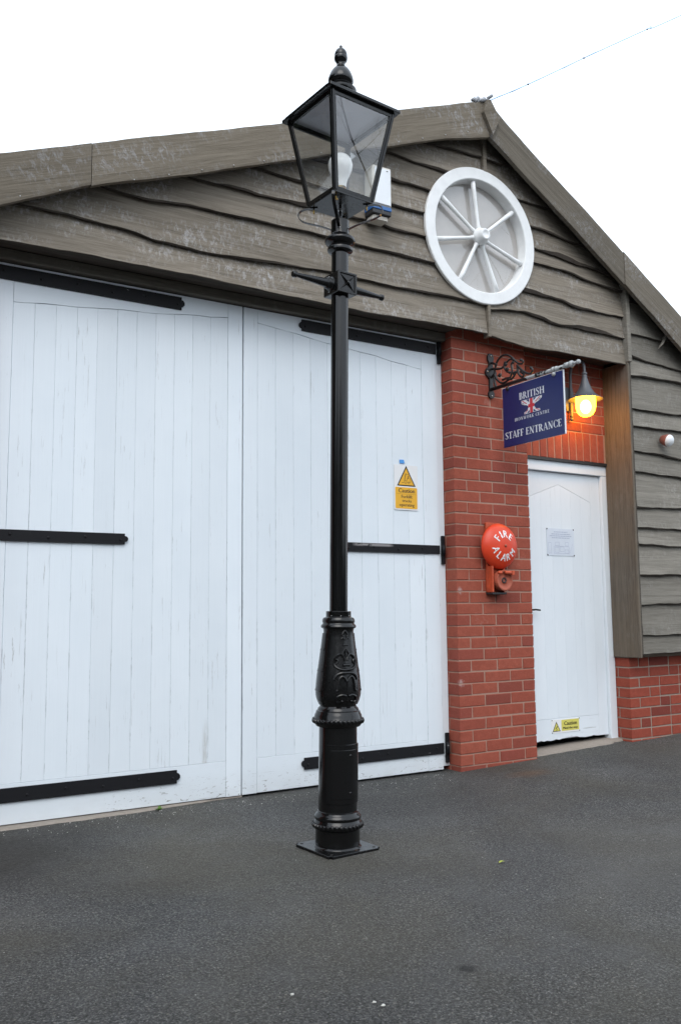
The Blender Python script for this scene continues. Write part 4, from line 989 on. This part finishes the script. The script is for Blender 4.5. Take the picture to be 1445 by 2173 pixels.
sgn_ = empty('hanging_sign', (XS, 4.15, 2.125)); setp(sgn_, 'navy blue STAFF ENTRANCE sign hanging from the scrolled bracket', 'sign')
gof = (-XS, -4.15, -2.125)
m = MB(); m.box(3.982, 3.992, 3.870, 4.431, 2.125, 2.531, 0.0008); pn = m.build('sign_panel', M['navy'], sgn_, gof)
m = MB(); m.box(3.9815, 3.9925, 3.8665, 3.8698, 2.125, 2.531); m.box(3.9815, 3.9925, 3.8665, 4.4312, 2.5312, 2.5335); m.build('edge_trim', M['sign_white'], pn)
SX = 3.982
def sf(u, v, d=0.0): return (SX-0.0010-d, 4.431-u, 2.125+v)
m = MB(); serif_text(m, 'BRITISH', sf, 0.162, 0.396, 0.297, 0.343, 0.045); m.build('lettering', M['sign_white'], pn)
m = MB(); serif_text(m, 'IRONWORK CENTRE', sf, 0.114, 0.434, 0.160, 0.181, 0.16); m.build('lettering', M['sign_white'], pn)
m = MB(); serif_text(m, 'STAFF ENTRANCE', sf, 0.017, 0.538, 0.053, 0.100, 0.03); m.build('lettering', M['sign_white'], pn)
# anvil emblem in the flag's colours
anv = [(0.183, 0.286), (0.373, 0.286), (0.371, 0.272), (0.345, 0.257), (0.315, 0.249), (0.302, 0.240), (0.302, 0.228), (0.318, 0.210), (0.352, 0.204), (0.354, 0.191), (0.206, 0.191), (0.208, 0.203), (0.236, 0.212), (0.246, 0.228), (0.244, 0.240), (0.230, 0.248), (0.205, 0.254), (0.184, 0.265)]
m = MB()
def poly(mb, pts, d): mb.add([sf(u, v, d) for u, v in pts], [tuple(range(len(pts)))])
poly(m, anv, 0.0); m.build('emblem_ground', M['sign_white'], pn)
m = MB()
for q in ([(0.226, 0.2845), (0.255, 0.2845), (0.255, 0.263)], [(0.295, 0.2845), (0.322, 0.2845), (0.295, 0.266)], [(0.190, 0.272), (0.190, 0.267), (0.206, 0.259), (0.214, 0.258)], [(0.336, 0.2585), (0.350, 0.2635), (0.364, 0.272), (0.354, 0.273)], [(0.230, 0.194), (0.257, 0.194), (0.257, 0.212)], [(0.293, 0.194), (0.320, 0.194), (0.293, 0.212)]): poly(m, q, 0.0004)
m.build('emblem_blue', M['navy'], pn)
m = MB()
for i, q in enumerate(([(0.262, 0.286), (0.288, 0.286), (0.288, 0.191), (0.262, 0.191)], [(0.246, 0.250), (0.304, 0.250), (0.302, 0.228), (0.246, 0.228)], [(0.188, 0.283), (0.198, 0.283), (0.236, 0.258), (0.228, 0.256)], [(0.352, 0.283), (0.362, 0.283), (0.318, 0.256), (0.308, 0.258)], [(0.208, 0.193), (0.217, 0.193), (0.246, 0.214), (0.240, 0.216)], [(0.344, 0.193), (0.352, 0.196), (0.312, 0.214), (0.305, 0.214)])): poly(m, q, 0.0008+0.00005*i)
m.build('emblem_red', M['sign_red'], pn)
for y in (4.375, 3.945):
    m = MB(); m.tube([(XS-0.016, y, 2.520), (XS+0.016, y, 2.520)], 0.013, 12); m.tube([(XS, y, 2.522), (XS, y, 2.5425)], 0.005, 6); m.build('hanging_stud', M['flaked'], sgn_, gof)

# ---------------------------------------------------------------- swan neck wall lamp
LX = 4.852
wl = empty('wall_lamp', (LX, 4.675, 2.45)); setp(wl, 'grey swan neck wall lamp glowing orange above the side door', 'wall lamp')
wo = (-LX, -4.675, -2.45); LY = 4.500
m = MB(); m.prism([(LX-.035, 2.52), (LX+.035, 2.52), (LX+.042, 2.56), (LX+.042, 2.66), (LX+.035, 2.70), (LX-.035, 2.70), (LX-.042, 2.66), (LX-.042, 2.56)], 4.655, 4.673); m.build('back_plate', M['lampgrey'], wl, wo)
m = MB(); q = bez([(4.642, 2.462), (4.642, 2.60), (4.642, 2.74), (4.640, 2.810), (4.618, 2.862), (4.575, 2.888), (4.535, 2.880), (4.507, 2.845), (4.500, 2.795), (4.500, 2.765)], 6)
m.tube([(LX, y, z) for y, z in q], 0.0115, 10); m.sphere((LX, 4.642, 2.456), 0.0145, 10, 8); m.tube([(LX, 4.642, 2.475), (LX, 4.642, 2.482)], 0.0145, 10); m.tube([(LX, 4.656, 2.60), (LX, 4.642, 2.60)], 0.012, 8); m.build('swan_neck', M['lampgrey'], wl, wo)
m = MB(); m.lathe([(0.012, 2.785), (0.019, 2.780), (0.0205, 2.770), (0.015, 2.762), (0.0200, 2.756), (0.0185, 2.748), (0.021, 2.735), (0.027, 2.712), (0.036, 2.685), (0.049, 2.655), (0.067, 2.625), (0.089, 2.602), (0.112, 2.586), (0.1255, 2.579), (0.1260, 2.576), (0.122, 2.5765), (0.105, 2.584), (0.080, 2.600)], 48, (LX, LY, 0)); sharp(m.build('shade', M['lampgrey'], wl, wo), 60)
m = MB(); m.lathe([(0.072, 2.597), (0.0735, 2.560), (0.0725, 2.525), (0.066, 2.492), (0.052, 2.467), (0.030, 2.452), (0.0006, 2.447)], 40, (LX, LY, 0)); m.build('globe', M['globe'], wl, wo)
m = MB(); m.sphere((LX, LY, 2.522), 0.040, 16, 10, (1, 1, 1.3)); m.build('filament_bulb', M['hot'], wl, wo)

# ---------------------------------------------------------------- fire alarm bell
BX, BZ = 3.977, 1.464
fb = empty('fire_bell', (BX, YP, BZ)); setp(fb, 'round red FIRE ALARM bell on the brick pillar', 'alarm bell')
fo = (-BX, -YP, -BZ)
m = MB(); m.box(3.897, 4.022, 4.538, 4.5575, 1.155, 1.625, 0.003); m.box(3.897, 3.910, 4.488, 4.5375, 1.155, 1.33, 0.002); m.box(4.009, 4.022, 4.505, 4.5375, 1.155, 1.33, 0.002); m.build('back_plate', M['red_old'], fb, fo)
m = MB(); m.box(3.897, 4.022, 4.49, 4.5575, 1.140, 1.1545, 0.002); m.build('terminal_cover', M['darkgrey'], fb, fo)
RB = 0.153; YR = 4.505; DH = 0.066
def dome(r_): 
    t = min(1.0, r_/RB); return DH*(1-t**2.4)**0.62
m = MB(); rs = [0.0006]+[RB*k/18 for k in range(1, 18)]+[RB*0.985, RB*0.998, RB]
m.lathe([(r_, dome(r_)) for r_ in rs]+[(RB, -0.004), (RB-0.004, -0.004), (RB-0.006, 0.0), (0.05, 0.02)], 56, (BX, YR, BZ), axis='y'); gong = m.build('gong', M['red'], fb, fo)
m = MB(); m.lathe([(0.0006, 0.010), (0.006, 0.009), (0.010, 0.004), (0.0105, 0.0)], 12, (BX, YR-DH+0.001, BZ), axis='y'); m.build('centre_nut', M['redrust'], gong)
m = MB()
def bell_letter(ch, ang, flip, rad=0.079, h=0.047):
    v, f = text_polys(ch); xa, xb = min(p[0] for p in v), max(p[0] for p in v); ya, yb = min(p[1] for p in v), max(p[1] for p in v); hw = (xb-xa)/(yb-ya)*h*0.86; hw = max(hw, 0.008)
    a = R(ang); cr, ct = (math.cos(a), math.sin(a)), (math.sin(a), -math.cos(a))
    for db in (-0.0016, 0.0016):
        V = []
        for p in v:
            u = ((p[0]-xa)/(xb-xa)-0.5)*hw+db; w_ = ((p[1]-ya)/(yb-ya)-0.5)*h
            if flip: u, w_ = -u, -w_
            x = cr[0]*(rad+w_)+ct[0]*u; z = cr[1]*(rad+w_)+ct[1]*u
            V.append((BX+x, YR-dome(math.hypot(x, z))-0.0016-db*0.05, BZ+z))
        m.add(V, f)
for ch, a in zip('FIRE', (140, 112, 84, 48)): bell_letter(ch, a, False)
for ch, a in zip('ALARM', (200, 233, 262, 291, 327)): bell_letter(ch, a, True)
m.build('lettering', M['white'], gong)
m = MB(); HX, HZ = 3.985, 1.233
m.lathe([(0.0006, 0.004), (0.010, 0.004), (0.012, 0.0), (0.020, 0.0), (0.022, 0.006), (0.030, 0.002), (0.052, 0.006), (0.060, 0.014), (0.067, 0.014), (0.069, 0.008), (0.069, -0.03), (0.060, -0.034), (0.0006, -0.034)], 36, (HX, 4.478, HZ), axis='y'); sharp(m.build('motor_housing', M['redrust'], fb, fo), 40)
m = MB(); m.lathe([(0.011, 0.001), (0.011, 0.007), (0.019, 0.007), (0.019, 0.001)], 20, (HX, 4.478, HZ), axis='y'); m.build('gasket', M['darkgrey'], fb, fo)
m = MB(); m.tube([(3.930, 4.462, 1.284), (3.955, 4.462, 1.284)], 0.010, 8); m.tube([(3.980, 4.452, 1.286), (4.030, 4.452, 1.284)], 0.012, 10); m.box(4.032, 4.055, 4.44, 4.50, 1.268, 1.298, 0.003); m.build('striker', M['red_old'], fb, fo)

# ---------------------------------------------------------------- alarm box on the gable
ab = empty('alarm_box', (2.96, 4.44, 3.66)); setp(ab, 'white alarm box with blue base high on the gable behind the lantern', 'alarm box')
ao = (-2.96, -4.44, -3.66)
m = MB(); m.box(2.885, 3.026, 4.335, 4.436, 3.556, 3.814, 0.008); abx = m.build('case', M['cream_plastic'], ab, ao)
m = MB(); m.box(2.899, 3.016, 4.3315, 4.336, 3.565, 3.800, 0.0015); m.build('front_panel', M['white_plastic'], abx)
m = MB(); m.box(2.885, 3.026, 4.337, 4.436, 3.530, 3.5555, 0.003); m.build('blue_lens', M['blue_lens'], abx)
m = MB(); m.box(2.887, 3.024, 4.339, 4.436, 3.500, 3.5295, 0.004); m.build('base_cover', M['darkgrey'], abx)
m = MB(); m.box(2.90, 3.01, 4.36, 4.436, 3.468, 3.4995, 0.004)
for i in range(4): m.box(2.905, 3.005, 4.355, 4.36, 3.471+0.007*i, 3.4745+0.007*i)
m.build('sounder_grille', M['cream_plastic'], abx)
m = MB(); m.box(2.985, 2.996, 4.330, 4.3325, 3.784, 3.789); m.build('logo_mark', M['ink'], abx)

# ---------------------------------------------------------------- sensor light on the right hand cladding
pr = empty('sensor_light', (5.63, 4.44, 2.32)); setp(pr, 'small terracotta motion sensor with white dome on the grey boards', 'sensor')
m = MB(); dv = Vector((0.10, -0.90, -0.30)).normalized(); p0 = Vector((5.595, 4.434, 2.336)); pts = [p0, p0+dv*0.010, p0+dv*0.024, p0+dv*0.058, p0+dv*0.064]
m.tube([p-Vector((5.63, 4.44, 2.32)) for p in pts], [0.030, 0.034, 0.040, 0.050, 0.048], 20); m.build('housing', M['pir_body'], pr)
m = MB(); V0 = p0+dv*0.062-Vector((5.63, 4.44, 2.32)); m.sphere((0, 0, 0), 0.048, 20, 12, (1, 1, 0.75)); o = m.build('dome', M['white_plastic'], pr, V0); o.rotation_mode = 'QUATERNION'; o.rotation_quaternion = dv.to_track_quat('Z', 'Y')

# ---------------------------------------------------------------- warning signs, notice and tape
fs = empty('warning_sign', (3.328, YD, 1.69)); setp(fs, 'yellow Caution Forklift trucks operating sign on the right barn door leaf', 'sign')
fo2 = (-3.328, -YD, -1.69); fy = YD-0.0030
def plate(x0, x1, z0, z1, y, r_=0.006, n=4):
    P = []
    for cx_, cz_, a0 in ((x1-r_, z1-r_, 0), (x0+r_, z1-r_, 90), (x0+r_, z0+r_, 180), (x1-r_, z0+r_, 270)):
        for k in range(n+1): a = R(a0+90*k/n); P.append((cx_+r_*math.cos(a), cz_+r_*math.sin(a)))
    return P
m = MB(); m.prism(plate(3.2335, 3.4215, 1.692, 1.990, 0), fy, YD+0.001); pb_ = m.build('sign_plate', M['white'], fs, fo2)
m = MB(); m.prism(plate(3.2400, 3.4150, 1.701, 1.8415, 0, 0.008), fy-0.0010, fy); m.build('yellow_panel', M['yellow'], pb_)
def F2(y): return lambda u, v, d=0.0: (u, y-d, v)
tri = [(3.2545, 1.8500), (3.4035, 1.8500), (3.3290, 1.9850)]
m = MB(); m.prism(tri, fy-0.0006, fy); m.build('triangle_border', M['ink'], pb_)
cx_, cz_ = 3.329, 1.895
tri2 = [(3.2680, 1.8578), (3.3900, 1.8578), (3.3290, 1.9680)]
m = MB(); m.prism(tri2, fy-0.0012, fy-0.0006); m.build('triangle', M['yellow'], pb_)
m = MB(); P3 = F2(fy-0.0016)
def line(mb, pts, w_, fn):
    for a, b_ in zip(pts, pts[1:]): mb.add([fn(u, v) for u, v in quadline(a, b_, w_)], [(0, 1, 2, 3)])
s_ = 1.0
line(m, [(3.292, 1.872), (3.309, 1.872), (3.312, 1.884), (3.322, 1.934)], 0.0024, P3); line(m, [(3.317, 1.884), (3.327, 1.934)], 0.0022, P3)
line(m, [(3.326, 1.930), (3.346, 1.928), (3.351, 1.906)], 0.0022, P3); line(m, [(3.318, 1.888), (3.334, 1.889), (3.338, 1.902), (3.361, 1.900), (3.364, 1.878), (3.318, 1.878)], 0.0024, P3)
line(m, [(3.338, 1.900), (3.345, 1.912), (3.342, 1.918)], 0.005, P3)
for wx in (3.324, 3.347): line(m, [(wx+0.0068*math.cos(R(30*k)), 1.8725+0.0068*math.sin(R(30*k))) for k in range(13)], 0.002, P3)
m.build('forklift_symbol', M['ink_brown'], pb_)
P4 = F2(fy-0.0014); m = MB()
put_text(m, 'Caution', P4, 3.266, 3.394, 1.8065, 1.8335, 0.0011)
m.add([P4(u, v) for u, v in ((3.252, 1.7965), (3.405, 1.7965), (3.405, 1.7975), (3.252, 1.7975))], [(0, 1, 2, 3)])
put_text(m, 'Forklift', P4, 3.288, 3.374, 1.7705, 1.7910, 0.0007); put_text(m, 'trucks', P4, 3.294, 3.368, 1.7440, 1.7620, 0.0007); put_text(m, 'operating', P4, 3.272, 3.390, 1.7095, 1.7350, 0.0007)
m.build('lettering', M['ink_brown'], pb_)

tp = MB(); tp.add([(3.2785, YD-0.0018, 2.0230), (3.3125, YD-0.0028, 2.0245), (3.3185, YD-0.0040, 2.0010), (3.2800, YD-0.0020, 1.9985), (3.2785, YD+0.0, 2.0230), (3.3125, YD, 2.0245), (3.3185, YD, 2.0010), (3.2800, YD, 1.9985)], [(0, 1, 2, 3), (0, 4, 5, 1), (1, 5, 6, 2), (2, 6, 7, 3), (3, 7, 4, 0)])
setp(tp.build('tape_scrap', M['tape']), 'torn scrap of blue tape above the forklift sign', 'tape')

ny = YL-0.0022
nb = empty('notice', (4.758, YL, 1.43)); setp(nb, 'faded site plan notice pinned to the white side door', 'notice'); no = (-4.758, -YL, -1.43)
m = MB(); m.box(4.620, 4.898, ny, YL+0.0015, 1.430, 1.631); nsh = m.build('sheet', M['paper'], nb, no)
m = MB(); Pn = F2(ny-0.0008); rg = random.Random(4)
for (u0, u1, v) in ((4.695, 4.83, 1.606), (4.668, 4.858, 1.590), (4.650, 4.876, 1.576), (4.670, 4.850, 1.562)):
    u = u0
    while u < u1-0.008:
        w_ = rg.uniform(0.008, 0.026); e_ = min(u+w_, u1); m.add([Pn(a, c) for a, c in ((u, v-0.0025), (e_, v-0.0025), (e_, v+0.0025), (u, v+0.0025))], [(0, 1, 2, 3)]); u = e_+0.004
def boxl(u0, v0, u1, v1, w_=0.0018): line(m, [(u0, v0), (u1, v0), (u1, v1), (u0, v1), (u0, v0)], w_, Pn)
boxl(4.634, 1.448, 4.662, 1.526); boxl(4.690, 1.446, 4.842, 1.500); boxl(4.702, 1.503, 4.745, 1.530); boxl(4.805, 1.505, 4.838, 1.530); boxl(4.700, 1.455, 4.740, 1.492); boxl(4.750, 1.462, 4.79, 1.496); boxl(4.80, 1.450, 4.838, 1.475); line(m, [(4.85, 1.448), (4.88, 1.52)], 0.0015, Pn)
m.build('printing', M['paper_ink'], nsh)
for x, z in ((4.624, 1.627), (4.893, 1.627), (4.625, 1.434), (4.894, 1.434)):
    s = MB(); s.sphere((x, ny-0.001, z), 0.0055, 8, 6, (1, 0.5, 1)); s.build('pin', M['ink'], nsh)

mb_ = empty('step_sign', (4.742, YL, 0.15)); setp(mb_, 'small yellow Caution Mind the step sign at the foot of the side door', 'sign'); mo = (-4.742, -YL, -0.15)
m = MB(); m.box(4.604, 4.884, ny, YL+0.0015, 0.153, 0.248); msh = m.build('sign_plate', M['white'], mb_, mo)
m = MB(); m.prism(plate(4.700, 4.876, 0.164, 0.242, 0, 0.003), ny-0.0006, ny); m.build('yellow_panel', M['yellow2'], msh)
m = MB(); m.prism([(4.612, 0.164), (4.690, 0.164), (4.651, 0.234)], ny-0.0006, ny); m.build('triangle_border', M['ink'], msh)
m = MB(); m.prism([(4.6205, 0.1685), (4.6815, 0.1685), (4.651, 0.2225)], ny-0.0012, ny-0.0006); m.build('triangle', M['yellow2'], msh)
m = MB(); Pm = F2(ny-0.0016); line(m, [(4.640, 0.186), (4.652, 0.190), (4.660, 0.202)], 0.006, Pm); line(m, [(4.640, 0.175), (4.662, 0.176)], 0.004, Pm)
put_text(m, 'Caution', Pm, 4.727, 4.853, 0.203, 0.230, 0.001); put_text(m, 'Mind the step', Pm, 4.716, 4.860, 0.171, 0.192, 0.0008); m.build('lettering', M['ink'], msh)
for x, z in ((4.608, 0.244), (4.880, 0.244), (4.608, 0.157), (4.880, 0.157)):
    s = MB(); s.sphere((x, ny-0.001, z), 0.004, 8, 6, (1, 0.5, 1)); s.build('screw', M['darkgrey'], msh)

# ---------------------------------------------------------------- overhead wires from the ridge
cb = empty('overhead_wire', (3.84, 4.30, 4.50)); setp(cb, 'thin twisted blue wire running from the roof ridge up to the right', 'wire')
cpts = [(3.835, 4.30, 4.508), (4.19, 4.30, 4.737), (4.766, 4.30, 5.130), (5.499, 4.30, 5.622), (5.94, 4.30, 5.905), (9.5, 4.30, 8.3)]
m = MB(); q = bez(cpts, 6); m.tube([(x-3.84+0.0, y-4.30, z-4.50) for x, y, z in q], 0.0034, 6); m.build('strand', M['wire'], cb)
m = MB(); m.tube([(x-3.84, y-4.30+0.004*math.sin(i*1.9), z-4.50+(0.0045*math.sin(i*1.1) if i < 19 else 0.010+0.004*(i-19))) for i, (x, y, z) in enumerate(q)], 0.0014, 6); m.build('strand', M['wire'], cb)
for x, y, z in cpts[1:4]:
    s = MB(); s.sphere((x-3.84, y-4.30, z-4.50), 0.0065, 6, 5, (1.4, 1, 1)); s.build('tie', M['ink'], cb)

# ---------------------------------------------------------------- small plants on the ground
def weed(x, y, n, r_, seed, label):
    rg = random.Random(seed); m = MB()
    for k in range(n):
        a = rg.uniform(0, 6.28); L = r_*rg.uniform(0.5, 1.1); w_ = L*0.22; h_ = L*rg.uniform(0.3, 0.9); ca, sa = math.cos(a), math.sin(a)
        m.add([(0, 0, 0.001), (ca*L*0.5-sa*w_, sa*L*0.5+ca*w_, h_*0.7), (ca*L, sa*L, h_*0.8), (ca*L*0.5+sa*w_, sa*L*0.5-ca*w_, h_*0.7)], [(0, 1, 2, 3)])
    setp(m.build('weed', M['leaf'], None, (x, y, gz(x))), label, 'plant')
weed(1.652, 4.606, 16, 0.028, 1, 'tiny green weed at the edge of the concrete door sill')
m = MB(); m.add([(-0.02, -0.004, 0.004), (-0.004, -0.007, 0.009), (0.016, -0.003, 0.006), (0.022, 0.004, 0.003), (0.0, 0.007, 0.010), (-0.014, 0.004, 0.007)], [(0, 1, 4, 5), (1, 2, 3, 4)])
setp(m.build('fallen_leaf', M['leaf_yellow'], None, (2.513, 2.884, 0.001)), 'single yellow green leaf lying on the asphalt', 'leaf')
rg = random.Random(9)
for i, (x, y, r_) in enumerate(((1.190, 2.241, 0.0052), (1.352, 2.081, 0.0048), (1.362, 2.052, 0.0055))):
    m = MB(); m.sphere((0, 0, 0.003), r_, 7, 5, (1.2, 0.8, 0.5)); m.v = [(a+rg.uniform(-.002, .002), b_+rg.uniform(-.002, .002), c) for a, b_, c in m.v]
    setp(m.build('pebble', M['chip'], None, (x, y, 0.001)), ['white chip of stone left of centre near the bottom edge', 'left chip of the pair of pale stones near the bottom edge', 'right chip of the pair of pale stones near the bottom edge'][i], 'stone', 'pale stone chips on the asphalt')

# ---------------------------------------------------------------- bare tree across the yard, seen only in the window and lantern glass
def tree(x, y, h_, seed, label):
    rg = random.Random(seed); root = empty('bare_tree', (x, y, gz(x))); setp(root, label, 'tree', 'bare trees across the yard')
    tr = MB(); br = MB()
    def grow(p, d, L, r_, lev):
        pts = [p]; n = 5; q = p.copy(); dd = d.copy()
        for i in range(n):
            dd = (dd+Vector((rg.uniform(-1, 1), rg.uniform(-1, 1), rg.uniform(-.4, .8)))*0.16).normalized(); q = q+dd*(L/n); pts.append(q.copy())
        (tr if lev == 0 else br).tube(pts, [r_*(1-0.6*i/n) for i in range(n+1)], 8 if lev < 2 else 4)
        if lev >= 4: return
        for k in range([6, 4, 3, 2][lev]):
            i = rg.randint(2 if lev == 0 else 1, n); a = rg.uniform(0, 6.28); side = Vector((math.cos(a), math.sin(a), rg.uniform(0.2, 0.9)))
            grow(pts[i], (dd*0.5+side*0.7).normalized(), L*rg.uniform(0.45, 0.65), r_*(1-0.6*i/n)*0.6, lev+1)
    grow(Vector((0, 0, -0.1)), Vector((0, 0, 1)), h_*0.55, h_*0.0085, 0)
    tr.build('trunk', M['bark'], root); br.build('branches', M['bark'], root)
tree(17.6, -17.0, 14.0, 5, 'bare winter tree mirrored in the lantern glass')
def added_hedge():  # unseen leaf screen, added and heightened to darken reflections in lamp and glass
    rg = random.Random(21); m = MB()
    for i in range(15000):
        az = rg.uniform(105, 345); a = R(az); d_ = rg.gauss(17.0, 0.9); x, y = 2+d_*math.cos(a), 2+d_*math.sin(a)
        top = 17.0 if az < 178 else (6.0 if az < 283 else 2.4)
        top *= 1+0.12*math.sin(a*9)+0.10*math.sin(a*23+1); z = max(0.1, rg.uniform(0.0, top)); r_ = rg.uniform(0.2, 0.48)*(1.9 if az < 178 else 1.0)
        u = Vector((rg.uniform(-1, 1), rg.uniform(-1, 1), rg.uniform(-1, 1))).normalized(); v = u.orthogonal().normalized(); c = Vector((x, y, z))
        m.add([c+u*r_, c+v*r_*0.7, c-u*r_, c-v*r_*0.7], [(0, 1, 2, 3)])
    setp(m.build('added_hedgerow', M['added_hedge']), 'unseen evergreen screen added round the yard to darken reflections', 'added_hedge', kind='stuff')
added_hedge()
tree(21.5, -16.0, 21.0, 8, 'tall bare winter tree mirrored in the round window')
